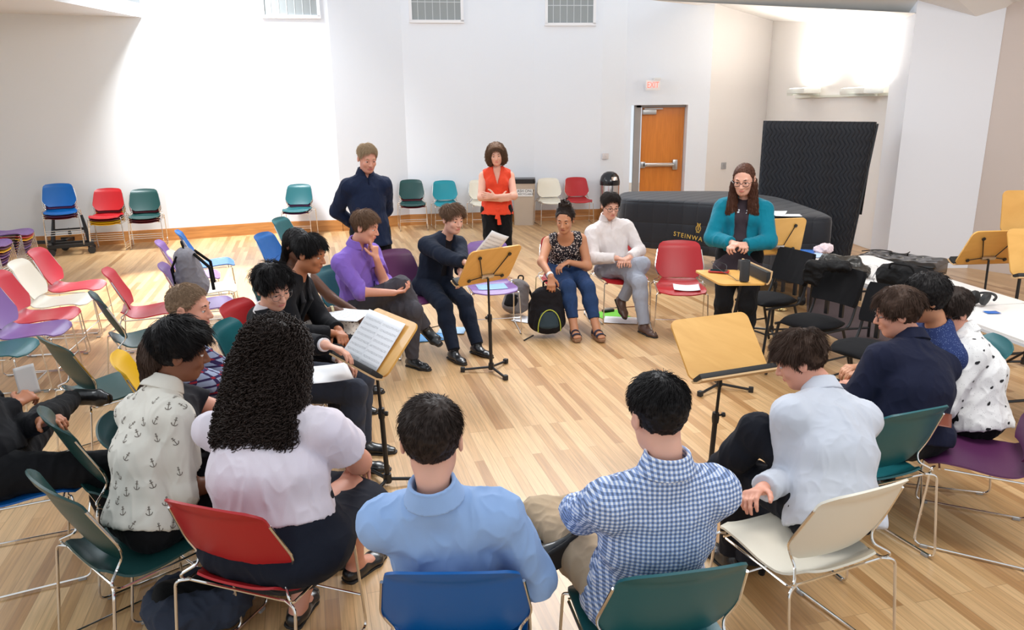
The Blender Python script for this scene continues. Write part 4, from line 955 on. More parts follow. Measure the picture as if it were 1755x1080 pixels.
        if hr.get('long'):
            colls = [(shL, shR, .062), (C1+spu*.05, shc, .135*B), (nb, C2, .062)]
            v, q = long_strands(hr['ln'], sd, hr['long'], hr.get('spread', .5), hf, Hc, -Fd*hr.get('backp', 1.), colls, **hr.get('lkw', {})); parts.append((v, q))
        V, Q = joinVQ(parts); ho = link('hair', npmesh('hair', V, Q), hm, root_o); out['hair'] = ho
    return out

# ---------------------------------------------------------------- the people
def decals(out, shape_fn, n, m, seed, mind=.07, zlo=None, on='top'):
    """small printed motifs lying on the cloth, kept inside the garment's own mesh"""
    V, Q = out['topVQ']; N = vnormals(V, Q); g = np.random.default_rng(seed)
    from mathutils import kdtree
    kd = kdtree.KDTree(len(V)); [kd.insert(Vector(v), i) for i, v in enumerate(V)]; kd.balance()
    pick = []; 
    for i in g.permutation(len(V)):
        if all(np.linalg.norm(V[i]-V[j]) > mind for j in pick): pick.append(i)
        if len(pick) >= n: break
    me = out['top'].data; VV = []; FF = []
    for i in pick:
        nn = N[i]; up = nrm(np.array([0, 0, 1.])-nn*nn[2]); rt_ = np.cross(up, nn); a = g.uniform(-.6, .6); up, rt_ = up*math.cos(a)+rt_*math.sin(a), rt_*math.cos(a)-up*math.sin(a)
        vs, fs = shape_fn(g); b = len(VV)
        for (x, y) in vs:
            p = V[i]+rt_*x+up*y; _, k, _ = kd.find(Vector(p)); p = p-N[k]*((p-V[k])@N[k])+N[k]*.0016; VV.append(p)
        FF += [[b+q for q in f] for f in fs]
    bm = bmesh.new(); bm.from_mesh(me); vb = [bm.verts.new(v) for v in VV]; idx = len(me.materials)
    for f in FF:
        try: fc = bm.faces.new([vb[k] for k in f]); fc.material_index = idx; fc.smooth = True
        except ValueError: pass
    bm.to_mesh(me); bm.free(); me.materials.append(m)
def ribbon(pts, w_):
    pts = np.array(pts, float); t = np.gradient(pts, axis=0); t /= np.linalg.norm(t, axis=1, keepdims=True)+1e-9; nn = np.stack([-t[:, 1], t[:, 0]], 1)
    V = [tuple(p+n_*w_/2) for p, n_ in zip(pts, nn)]+[tuple(p-n_*w_/2) for p, n_ in zip(pts, nn)]; k = len(pts)
    return V, [(i, k+i, k+i+1, i+1) for i in range(k-1)]
def anchor_shape(g):
    s = .0165; V = []; F = []
    def ad(r): n = len(V); V.extend(r[0]); F.extend([tuple(i+n for i in f) for f in r[1]])
    ad(ribbon([(0, .75*s), (0, .3*s), (0, -.2*s), (0, -.9*s)], .0024)); ad(ribbon([(-.38*s, .42*s), (.38*s, .42*s)], .0024))
    ad(ribbon([(.75*s*math.sin(a), -.15*s-.78*s*math.cos(a)) for a in np.linspace(-1.35, 1.35, 9)], .0026)); ad(ribbon([(.17*s*math.sin(a), .93*s+.17*s*math.cos(a)) for a in np.linspace(0, 6.28, 9)], .002))
    return V, F
def drop_shape(g):
    s = g.uniform(.0055, .010); n = 12; V = [(0, 0)]
    for k in range(n):
        a = 2*PI*k/n; r = s*(1+.55*max(0, math.cos(a))**3); V.append((r*math.cos(a)*1.1+.2*s*math.sin(a)*0, r*math.sin(a)*.8+(.35*s if math.cos(a) > .8 else 0)))
    return V, [(0, 1+k, 1+(k+1) % n) for k in range(n)]
def sit(key, dx=0., dy=.02):
    (x, y), h = chair_at[key]; a = math.radians(h); fw = np.array([math.cos(a), math.sin(a)]); rt = np.array([math.sin(a), -math.cos(a)])
    p = np.array([x, y])+fw*dy+rt*dx; return dict(pel=tuple(p), head=h)
W = lambda px, py, z: ('w', P(px, py, z))
WY = lambda px, py, Y: ('w', PY(px, py, Y))
blk = cloth('black_suiting', (20, 20, 24), var=.1); blk2 = cloth('black_trouser', (16, 16, 19)); navy = cloth('navy_suiting', (24, 32, 48)); jean = cloth('blue_denim', (40, 62, 100), bs=700); djean = cloth('dark_denim', (22, 24, 32)); grey = cloth('charcoal_wool', (72, 70, 76)); lgrey = cloth('light_grey_cotton', (158, 162, 174)); khaki = cloth('khaki_twill', (186, 162, 132)); white_c = cloth('white_cotton', (232, 228, 230))
brown_l = mat('brown_leather', s2l(84, 58, 46), .45, bump=.15, bscale=90)
HD = 1.06

o = person('person seen from behind in a plain light blue shirt, on the blue chair', dict(**sit('lblue'), hpx=(737, 674), hs=1.040, h=.005, seed=3, hyaw=0, hpitch=10, hroll=-2, lean=.15, shoulder=.178, bulk=1.06, sleeve='long', collar=True, throat=False,
    top_mat=cloth('sky_oxford', (150, 180, 224), bs=900), bottom_mat=blk2, top_e=.018, fold=.010, face=True,
    RH=W(884, 940, .62), LH=(-.10, .36, .60), Lpole=(-.45, -.3, -1), Rpole=(.6, -.35, -1), RF=(.13, .50, .085), LF=W(918, 948, .56), Lk=(-.5, 1, -.05), Lfd=(.75, .35, .25), Rcurl=.5, Rhn=(0, -.3, -1), hem=-.02,
    hair=dict(color='dark', n=9000, T=0.0124, ls=.020, lt=.038, kw=dict(crown=(.03, -.05), r=.0010, lift=.18, rnd=.2)))); o['root'].name = 'person'
o = person('person seen from behind in a blue and white gingham shirt and khaki trousers', dict(**sit('ging'), hpx=(1131, 637), hs=0.994, h=.005, seed=5, hyaw=-6, hpitch=14, hroll=0, lean=.12, shoulder=.178, bulk=1.04, sleeve='roll', sl_t=.35, collar=True, throat=False,
    top_mat=gingham('blue_gingham', 72, (.80, .83, .90), (.30, .40, .66)), bottom_mat=khaki, top_e=.020, fold=.008, skirted=True, hem=-.06, skin='fair',
    LH=(-.16, .34, .66), RH=(.12, .34, .62), Lpole=(-.7, -.2, -1), Rpole=(.6, -.3, -1), LF=(.16, .42, .60), Lk=(-1., .45, .05), Lfd=(.9, .2, .1), RF=(.16, .47, .085),
    hair=dict(color='black', n=9000, T=0.0124, style='crop', ls=.012, lt=.034, kw=dict(crown=(0, -.03), r=.0010, lift=.5, rnd=.35, bias=(-.2, .5, 0))))) 
o = person('person in a pale grey shirt with wavy brown hair, on the cream chair', dict(**sit('grey', -.02), hpx=(1378, 562), hs=0.994, h=.005, seed=8, hyaw=-42, hpitch=26, lean=.2, shoulder=.185, bulk=1.0, sleeve='long', collar=True, throat=False, skin='rosy',
    top_mat=cloth('pale_grey_linen', (198, 202, 212), bs=700), bottom_mat=djean, top_e=.025, fold=.007, skirted=True, hem=-.09, LH=W(1306, 838, .63), RH=(.06, .40, .64), Lpole=(-.5, -.25, -1), Rpole=(.8, -.1, -.7),
    RF=(-.26, .52, .42), Rk=(-.3, .3, 1.), Rfd=(-.7, .6, -.2), LF=(-.10, .46, .085), Lhn=(.6, 0, -.6), brow='dark',
    hair=dict(color='brown', n=14000, T=0.0161, ls=.022, lt=.058, kw=dict(crown=(.02, -.05), r=.0009, lift=.30, wave=.5, curl=.003, cf=22, steps=9, bias=(0, .4, 0)))))
o = person('person in a navy blazer and glasses, thick brown hair, seen from behind at the right', dict(**sit('navy', .08), hpx=(1545, 488), hs=0.994, seed=9, h=.005, hyaw=-48, hpitch=16, lean=.15, shoulder=.185, bulk=1.12, sleeve='long', top_name='blazer', top_e=.026, throat=False,
    top_mat=cloth('navy_wool', (22, 26, 48)), bottom_mat=blk2, hem=-.07, fold=.006, skin='rosy', glasses='brown', LH=(-.08, .36, .62), RH=(.08, .36, .62), LF=(-.10, .42, .085), RF=(.30, .38, .12),
    collar=True, hair=dict(color='brown', n=14000, T=0.0211, puff=.004, ls=.028, lt=.060, kw=dict(crown=(.0, -.04), r=.0009, lift=.2, wave=.35, steps=9, grav=.5))))
o = person('person in a white shirt with black paisley drops, dark bowl-cut hair and black glasses', dict(**sit('pais'), hpx=(1636, 490), hs=0.966, seed=12, h=.005, hyaw=-36, hpitch=20, lean=.15, shoulder=.175, bulk=1.02, sleeve='roll', sl_t=.45, collar=True, throat=False,
    top_mat=speckle('paisley_cotton', (.78, .77, .76), (.45, .44, .44), 95, .16), bottom_mat=blk2, top_e=.026, fold=.010, skirted=True, hem=-.10, skin='rosy', glasses='black', LH=(-.10, .38, .60), RH=(.06, .38, .62), LF=(-.10, .44, .085), RF=(.10, .44, .085),
    hair=dict(color='dark', n=8500, T=0.0186, puff=.004, ls=.024, lt=.058, kw=dict(crown=(0, -.03), r=.0011, lift=.15, wave=.1, steps=9, grav=.5, bias=(0, .3, 0)))))
decals(o, drop_shape, 90, mat('print_black', (.012, .012, .014), .8), 4, .045)
o = person('person in a blue patterned knit top with curly black hair, half hidden at the right', dict(pel=(2.32, 4.10), head=168, hpx=(1592, 466), hs=0.966, seed=14, h=.007, hyaw=0, hpitch=14, lean=.15, shoulder=.18, sleeve='long', top_e=.022, throat=False,
    top_mat=speckle('blue_knit', s2l(38, 52, 96), s2l(110, 125, 165), 130, .22), bottom_mat=djean, skin='tan', hair=dict(color='black', n=5000, T=0.0211, puff=.010, ls=.03, lt=.045, kw=dict(curl=.006, cf=32, steps=14, r=.0014, lift=.5))))
o = person('person with dark hair in a cream shirt printed with small anchors', dict(**sit('anchor', .02, .03), hpx=(300, 540), hs=1.030, seed=15, h=.005, hyaw=24, hpitch=14, hroll=4, lean=.25, shoulder=.168, bulk=.86, sleeve='roll', sl_t=.08, collar=True, throat=False,
    top_mat=cloth('cream_anchor_cotton', (222, 216, 204), bs=700), bottom_mat=blk2, top_e=.021, fold=.010, ff=17, skirted=True, hem=-.05, skin='brown', LH=(-.06, .44, .62), RH=(.17, .36, .61), Lpole=(-.4, -.3, -1), Rpole=(.15, -.25, -1), LF=(-.12, .46, .085), RF=(.10, .48, .085),
    hair=dict(color='black', n=9500, T=0.0248, ls=.022, lt=.055, kw=dict(crown=(-.01, -.06), r=.0012, lift=.45, wave=.35, steps=9, bias=(.1, .6, 0)))))
decals(o, anchor_shape, 120, mat('print_anchor_brown', s2l(96, 84, 74), .8), 7, .047)
def longblob(F, out):
    H, C2, Fd, spu, Sd = out['H'], out['C2'], out['Fd'], out['spu'], out['Sd']
    F.ell(H((0, -.03, .02)), (.082, .095, .095), out['hf'], k=.03); F.ecap(H((0, -.075, -.03)), C2-Fd*.085-spu*.18, (.075, .035), (.09, .03), Sd, k=.04)
def curl_blob(F, out):
    H, C2, Fd, spu, Sd = out['H'], out['C2'], out['Fd'], out['spu'], out['Sd']
    F.ell(H((0, -.03, .03)), (.112, .125, .114), out['hf'], k=.03); F.ecap(H((0, -.06, -.04)), C2-Fd*.085-spu*.11, (.145, .085), (.165, .055), Sd, k=.04)
    F.cap(H((.075, -.01, -.04)), C2+Sd*.11-spu*.05-Fd*.02, .05, .04, k=.03); F.cap(H((-.075, -.01, -.04)), C2-Sd*.12-spu*.08-Fd*.03, .05, .04, k=.03)
o = person('person with long dark curls, white blouse and navy skirt, on the bright red chair', dict(**sit('curly', .03, .0), hpx=(473, 546), hs=1.012, seed=17, h=.0055, hyaw=10, hpitch=14, lean=.2, shoulder=.215, bulk=1.42, belly=.012, bust=.08, gender='f', sleeve='short', sl_t=.55, flare=.016, collar=False, throat=False,
    top_name='blouse', top_mat=cloth('white_blouse', (226, 216, 224), bs=300, bump=.12), bottom='skirt', bottom_mat=cloth('navy_skirt', (22, 26, 38)), top_e=.014, fold=.007, hem=.07, skin='rosy', LH=(-.06, .46, .66), RH=(.10, .46, .62), Lpole=(-.8, -.3, -.6), Rpole=(1., -.1, -.7),
    LF=W(512, 1035, .085), RF=W(610, 962, .085), Lfd=(-.2, .9, 0), Rfd=(.2, .9, 0), shoe='flat', hgt=1.0,
    hair=dict(color='dark', n=0, T=0.0186, sn=3600, sl=.16, skw=dict(curl=.0085, cf=36, r=.0019, steps=11, lift=.014, rnd=.3), blobs=[curl_blob])))
mb = MB(); C0_, up_ = o['C0'], nrm(o['C2']-o['C0'])
mb.tube([C0_+up_*.085+np.array([.238*math.sin(a), -.175*math.cos(a)-.01, 0]) for a in np.linspace(-1.5, 1.5, 22)], .011, 8); mb.build('belt', cloth('navy_belt', (20, 24, 40)), o['root'])
o = person('person at the left picture edge in a black suit with crossed legs, holding a sheet', dict(pel=(-2.36, 3.17), head=22, hvec=(-.16, -.10, .60), seed=19, h=.007, top_name='jacket', top_e=.026, sleeve='long', top_mat=blk, bottom_mat=blk2, skin='warm', LF=W(135, 672, .50), Lk=(.2, .2, 1), Lfd=(.6, .8, 0), RF=(.16, .46, .085),
    RH=W(28, 692, .74), LH=(-.06, .20, .70), Rcurl=.55, Rhn=(-.6, 0, -.5), hair=dict(color='black', n=2000, T=0.0124, ls=.02, lt=.05)))
o = person('person with a short sandy crop in a plaid shirt, behind the anchor shirt', dict(pel=(-1.74, 3.80), head=20, hpx=(318, 484), hs=0.994, seed=21, h=.0055, hyaw=16, hpitch=8, lean=.2, shoulder=.185, sleeve='short', sl_t=.9, top_mat=gingham('plaid', 26, s2l(150, 160, 186), s2l(52, 40, 78), 'plaid', s2l(150, 40, 52)), bottom_mat=djean, collar=True, skin='rosy',
    RH=(.02, .46, .66), LH=(-.06, .44, .66), brow='brown', hair=dict(color='short', n=7000, T=0.0050, style='crop', ls=.007, lt=.022, kw=dict(r=.0010, lift=.6, rnd=.4, bias=(0, .6, 0)))))
o = person('person with long straight brown hair and black top, hidden behind the anchor shirt', dict(pel=(-1.50, 3.36), head=20, chair=ring_obj['brown'], hpx=(284, 560), hs=.95, seed=22, h=.0055, hyaw=-22, hpitch=25, gender='f', bust=.05, shoulder=.16, bulk=.9, sleeve='short', top_mat=cloth('black_tee', (24, 22, 28)), bottom_mat=djean, skin='rosy', RH=(.08, .48, .64), LH=(-.04, .48, .64),
    hair=dict(color='brown', n=0, T=0.0074, sn=2200, sl=.22, skw=dict(r=.002, lift=.003, rnd=.08), blobs=[longblob])))
glass_hand = P(588, 598, .945)
o = person('person with glasses and tousled black hair in a black suit, touching the music sheets', dict(**sit('glass', 0, .11), hpx=(464, 449), hs=1.030, seed=25, h=.005, twist=-32, hyaw=42, hpitch=22, hroll=6, lean=.25, shoulder=.18, top='open', open_w=.03, top_name='jacket', lapel=True, fold=.004, top_e=.024, sleeve='long', top_mat=blk, under=white_c, ucollar=True, cuffs=True, bottom_mat=cloth('slate_trouser', (58, 64, 78)), skin='fair', glasses='wire',
    RH=('w', glass_hand), Rhd=(-.1, .9, -.35), Rhn=(.2, -.3, -1), Rht=(-1, 0, 0), Rcurl=.3, LH=(-.02, .40, .64), Rpole=(.7, -.2, -.8), brow='dark',
    hair=dict(color='black', n=9500, T=0.0186, ls=.03, lt=.062, kw=dict(crown=(.0, -.05), r=.0012, lift=.45, wave=.5, steps=10, rnd=.5, quiff=.35, quiffx=.8, bias=(.2, .2, 0)))))
mb = MB(); mb.cur = 0; b0 = o['C2']+o['Fd']*.075-o['spu']*.005; b1 = o['C1']+o['Fd']*.13
mb.sheet(np.array([[b0+(b1-b0)*t+o['Sd']*w_*s_+o['Fd']*.004 for s_ in (-1, 0, 1)] for t, w_ in ((0, .014), (.08, .012), (.5, .02), (1, .03))]), .005); mb.build('necktie', mat('black_tie', (.015, .015, .018), .5), o['root'])
o = person('person in a black suit with short black hair, head in profile, hands clasped', dict(**sit('suit', 0, .0), hpx=(528, 399), hs=1.030, seed=27, h=.0055, hyaw=2, hpitch=16, lean=.25, shoulder=.185, top='open', open_w=.03, top_name='jacket', lapel=True, fold=.004, top_e=.024, sleeve='long', top_mat=blk, under=cloth('black_shirt', (26, 24, 26)), bottom_mat=blk2, skin='warm',
    RH=(.05, .42, .64), LH=(-.03, .43, .64), Rhd=(-.6, .5, -.3), Lhd=(.6, .5, -.3), brow='dark', hair=dict(color='black', n=7500, T=0.0136, ls=.022, lt=.055, kw=dict(r=.0012, lift=.35, crown=(0, -.05), bias=(0, .3, 0), quiff=.3))))
o = person('person with long black hair in a cream floral dress, papers on the lap', dict(**sit('floral', 0, .0), hpx=(508, 388), hs=0.966, seed=29, h=.0055, hyaw=20, hpitch=14, lean=.12, gender='f', bust=.052, shoulder=.16, bulk=.95, sleeve='none', top='tank', top_name='dress', top_mat=speckle('floral_cream', (.76, .71, .66), (.12, .09, .10), 45, .24), bottom='skirt', bottom_mat=speckle('floral_cream_skirt', (.76, .71, .66), (.12, .09, .10), 45, .24), skin='dark', shoe='flat',
    RH=(.02, .36, .68), LH=(-.06, .46, .66), Rhd=(-.5, .8, -.2), Lhd=(.3, .9, -.3), skirt_t=.02, hair=dict(color='black', n=0, T=0.0074, sn=2200, sl=.22, skw=dict(r=.002, lift=.003, rnd=.06), blobs=[longblob])))
(a_, b_, c_, _, _) = o['arms'][1]; d_ = nrm(c_-b_); mb = MB(); mb.tube([c_-d_*.03, c_-d_*.012], .033, 16); wt = mb.build('wristwatch', mat('watch_gold', (.6, .5, .3), .3, metal=.8), o['root'])
chin = None
o = person('person in a purple shirt resting a finger on the nose, curly brown hair', dict(**sit('purp', 0, .0), hpx=(624, 358), hs=1.030, seed=31, h=.005, hyaw=-22, hpitch=16, lean=.2, shoulder=.185, sleeve='roll', sl_t=.10, collar=True, top_mat=cloth('purple_cotton', (132, 100, 190), bs=600), bottom_mat=grey, top_e=.02, fold=.008, skin='rosy', hem=-.02,
    LH=('h', (.010, .140, -.205)), Lpole=(-.3, .1, -1), Lhd=(.0, -.12, 1), Lhn=(0, -1, -.2), Lht=(1, 0, .3), Lcurl=1.05, Lpoint=True, RH=(.02, .40, .68), Rpole=(.7, -.3, -.6), Rhn=(-.3, 0, 1), Rcurl=.5, Rhd=(-.7, .7, .1),
    RF=W(728, 560, .33), Rk=(0, .2, 1), Rfd=(.25, .9, -.35), LF=W(706, 612, .085), Lfd=(.1, 1, 0), brow='brown', hair=dict(color='mid', n=8000, T=0.0136, ls=.02, lt=.045, kw=dict(curl=.0055, cf=28, steps=12, r=.0012, lift=.4, quiff=.4, bias=(0, .2, 0)))))
o = person('person in a navy suit leaning towards the music stand, brown hair swept aside', dict(**sit('nsuit', 0, .02), hpx=(775, 348), hs=1.030, seed=33, hgt=.98, h=.005, hyaw=0, hpitch=12, lean=.3, shoulder=.19, top='open', open_w=.035, open_w2=.06, top_name='suit_jacket', lapel=True, fold=.004, top_e=.026, sleeve='long', top_mat=navy, under=cloth('black_open_shirt', (26, 24, 30)), bottom_mat=navy, skin='fair', hem=-.05,
    RH=WY(802, 452, 6.35), Rpole=(.3, -.2, -1), LH=WY(790, 505, 6.10), Lpole=(-.8, -.3, -.5), Lhd=(.1, .5, -.85), Lhn=(.7, -.6, 0), LF=W(818, 590, .085), RF=W(778, 600, .085), Rfd=(.1, 1, 0), Lfd=(-.1, 1, 0), brow='dark',
    hair=dict(color='mid', n=8500, T=0.0149, ls=.018, lt=.06, style='crop', kw=dict(r=.0012, lift=.35, crown=(.0, -.05), bias=(-.4, .1, .2), quiff=.45))))
def bun(F, out):
    H = out['H']; F.ell(H((0, -.04, .135)), (.055, .05, .045), k=.02); F.ell(H((0, -.02, .03)), (.080, .100, .094), out['hf'], k=.02)
def bun2(F, out):
    g = np.random.default_rng(4); c = out['H']((0, -.04, .14))
    for k in range(26):
        d = nrm(g.normal(size=3)); t = nrm(np.cross(d, g.normal(size=3))); pts = [c+d*.046+(d*math.cos(a)+t*math.sin(a))*.016 for a in np.linspace(0, 5, 6)]
        for p, q in zip(pts[:-1], pts[1:]): F.cap(p, q, .006, .006, k=.003)
o = person('person in a black floral tank top and jeans with dark hair in a bun', dict(**sit('girl', 0, .0), hpx=(968, 352), hs=1.012, seed=35, hgt=.94, h=.005, hyaw=22, hpitch=18, hroll=-3, lean=.2, gender='f', bust=.052, shoulder=.165, bulk=.98, top='tank', sleeve='none', top_name='tank_top', top_mat=speckle('floral_black', (.022, .02, .025), (.72, .68, .64), 62, .30, (.35, .22, .18)), bottom='crop', crop_t=.78, bottom_mat=jean, jeans=True, skin='tan', hem=-.03, shoe='wedge',
    RH=WY(944, 474, 6.85), Rpole=(1., -.4, -.2), Rhd=(0, .3, -.9), LH=(.02, .30, .67), Lhd=(.9, .3, -.3), Lpole=(-.9, -.3, -.5), RF=W(984, 562, .10), LF=W(1022, 562, .10), Rfd=(0, 1, 0), Lfd=(-.15, 1, 0), ank_r=.05, hair=dict(color='dark', n=4500, T=0.0050, ls=.05, lt=.07, kw=dict(r=.0013, lift=.1, crown=(0, .2), steps=8), blobs=[bun2, bun])))
(a_, b_, c_, _, _) = o['arms'][1]; d_ = nrm(c_-b_); mb = MB(); mb.tube([c_-d_*.035, c_-d_*.008], .033, 16); mb.build('wristwatch', mat('white_rubber', (.8, .8, .8), .5), o['root'])
o = person('person in a white shirt and light grey trousers with glasses, legs crossed', dict(**sit('white', -.02, .0), hpx=(1047, 328), hs=1.012, seed=37, hgt=.97, h=.005, hyaw=-2, hpitch=18, lean=.05, shoulder=.185, sleeve='long', collar=True, top_mat=cloth('white_shirt', (222, 214, 212), bs=600), bottom_mat=lgrey, top_e=.018, fold=.007, skin='fair', glasses='black', shoe_mat=brown_l, hem=-.02,
    RH=(.06, .27, .68), LH=(-.06, .27, .68), Rhd=(-.8, .5, -.1), Lhd=(.8, .5, -.1), Rpole=(.9, -.3, -.5), Lpole=(-.9, -.3, -.5), LF=W(1104, 556, .085), Lfd=(-.25, .9, 0), RF=W(1068, 512, .26), Rk=(-.3, .2, 1), Rfd=(-.05, .85, -.55), brow='dark',
    hair=dict(color='dark', n=7500, T=0.0112, ls=.016, lt=.045, style='crop', kw=dict(r=.0012, lift=.4, crown=(0, -.05), bias=(.4, .1, 0), quiff=.45))))
# standing people
o = person('person standing with hands behind the back, navy shirt, short blond hair', dict(seated=False, head=-62, pel=(0, 0), hpx=(628, 245), top_z=1.80, hgt=1.04, hs=1.030, seed=41, h=.006, hyaw=-2, hpitch=20, hoff=(0, .04), shoulder=.18, bulk=1.0, sleeve='long', collar=True, top_mat=cloth('navy_shirt', (26, 36, 60)), bottom_mat=blk2, top_e=.024, fold=.008, skirted=True, hem=-.14, skin='rosy',
    LH=(-.04, -.20, .98), RH=(.05, -.20, 1.0), Lpole=(-1, -.5, 0), Rpole=(1, -.5, 0), Lhd=(.8, 0, -.5), Rhd=(-.8, 0, -.5), LF=(-.12, .05, .085), RF=(.14, .0, .085), brow='ash', hair=dict(color='ash', n=7000, T=0.0087, style='crop', ls=.012, lt=.035, kw=dict(r=.0012, lift=.5, bias=(.3, .1, 0), quiff=.6))))
def curlhalo(F, out):
    H = out['H']; F.ell(H((0, -.025, .02)), (.092, .100, .102), out['hf'], k=.03); F.ell(H((.078, -.020, -.04)), (.032, .045, .07), out['hf'], k=.03); F.ell(H((-.078, -.020, -.04)), (.032, .045, .07), out['hf'], k=.03)
    F.ell(H((0, .085, -.04)), (.060, .07, .095), out['hf'], k=.015, sub=True)
o = person('person standing with folded arms in a sleeveless orange blouse, curly brown hair', dict(seated=False, head=-84, pel=(0, 0), hpx=(850, 244), top_z=1.71, hgt=.985, hs=0.975, seed=43, h=.005, hyaw=4, hpitch=14, hroll=5, hoff=(0, .02), gender='f', bust=.055, shoulder=.165, bulk=.98, top='vneck', sleeve='none', top_name='blouse', top_mat=cloth('orange_crepe', (226, 72, 44), bs=400), bottom_mat=blk2, bottom='crop', crop_t=.85, ank_r=.045, top_e=.018, fold=.009, hem=-.07, skirted=True, skin='fair', shoe='flat', shoe_mat=mat('tan_sandal', s2l(150, 110, 80), .6),
    RH=(-.035, .19, 1.06), LH=(.035, .215, 1.10), Rpole=(1, .1, -.6), Lpole=(-1, .1, -.6), Rhd=(-1, -.1, .25), Lhd=(1, -.15, .1), Rhn=(0, -1, 0), Lhn=(0, -1, 0), Rht=(0, 0, 1), Lht=(0, 0, 1), Lcurl=.3, Rcurl=.3, LF=(-.10, .02, .085), RF=(.10, .10, .085), brow='brown',
    hair=dict(color='mid', n=3200, T=0.0186, puff=.012, ls=.05, lt=.05, sn=1800, sl=.09, avoid=.088, skw=dict(curl=.010, cf=30, r=.0020, steps=9, lift=.014, rnd=.8), blobs=[curlhalo], kw=dict(r=.0014, lift=.2))))
mb = MB(); c_ = o['C0']+np.array([.0, .145, .0]); mb.ell = None
F = Fld(); F.ell(c_, (.03, .02, .025)); F.ecap(c_, c_+np.array([.02, .03, -.10]), (.012, .008), (.024, .006), (1, 0, 0), k=.01); F.ecap(c_, c_+np.array([-.015, .025, -.17]), (.012, .008), (.026, .006), (1, 0, 0), k=.01)
v, q = F.mesh(.005); link('blouse_knot', npmesh('blouse_knot', v, q), o['S']['top_mat'], o['root'])
def brownblob(F, out):
    H, C2, Fd, spu, Sd = out['H'], out['C2'], out['Fd'], out['spu'], out['Sd']
    F.ecap(H((.072, .0, -.04)), C2+Sd*.085+Fd*.10-spu*.10, (.028, .03), (.040, .03), Sd, k=.03); F.ecap(H((-.072, .0, -.04)), C2-Sd*.085+Fd*.10-spu*.10, (.028, .03), (.040, .03), Sd, k=.03); F.ecap(H((0, -.06, -.03)), C2-Fd*.07-spu*.12, (.085, .04), (.09, .03), Sd, k=.03)
o = person('person standing in a teal cardigan and glasses with long brown hair, hands together', dict(seated=False, head=-112, pel=(0, 0), hpx=(1277, 278), top_z=1.66, hgt=.97, hs=1.012, seed=45, h=.005, hyaw=6, hpitch=20, hoff=(0, .05), gender='f', bust=.055, shoulder=.165, bulk=.98, top='open', open_w=.055, open_w2=.10, top_name='cardigan', top_e=.022, sleeve='long', sl_t=.8, top_mat=cloth('teal_knit', (0, 112, 132), bs=300), under=cloth('charcoal_tunic', (58, 48, 54)), under_name='tunic', under_hem=-.22, bottom_mat=blk2, hem=-.17, skin='fair', glasses='black',
    RH=(.03, .26, 1.04), LH=(-.05, .27, 1.03), Rhd=(-.7, .5, .1), Lhd=(.7, .5, .1), Rpole=(1, -.5, -.4), Lpole=(-1, -.5, -.4), Rcurl=.7, Lcurl=.7, brow='brown', hair=dict(color='auburn', n=2500, T=0.0037, ls=.03, lt=.035, kw=dict(r=.0013, lift=.0, rnd=.05, crown=(0, .10), steps=6), blobs=[brownblob], sn=1600, sl=.18, avoid=.085, skw=dict(r=.0018, lift=.004, rnd=.12, wave=.4))))
g_ = np.random.default_rng(3); uo = o['under']; FL = mat('embroidery_white', (.7, .75, .8), .7)
for s_ in (-1, 1):
    mb = MB(); c_ = o['C2']+o['Fd']*.118-o['spu']*.10+o['Sd']*s_*.055
    for k in range(9):
        p = c_+o['Sd']*g_.uniform(-.03, .03)+o['spu']*g_.uniform(-.03, .03)-o['Fd']*.012
        for j in range(5): a = 2*PI*j/5; q = p+(o['Sd']*math.cos(a)+o['spu']*math.sin(a))*.007; mb.tube([p, q], [.002, .0035], 5)
    mb.build('embroidery', FL, uo)

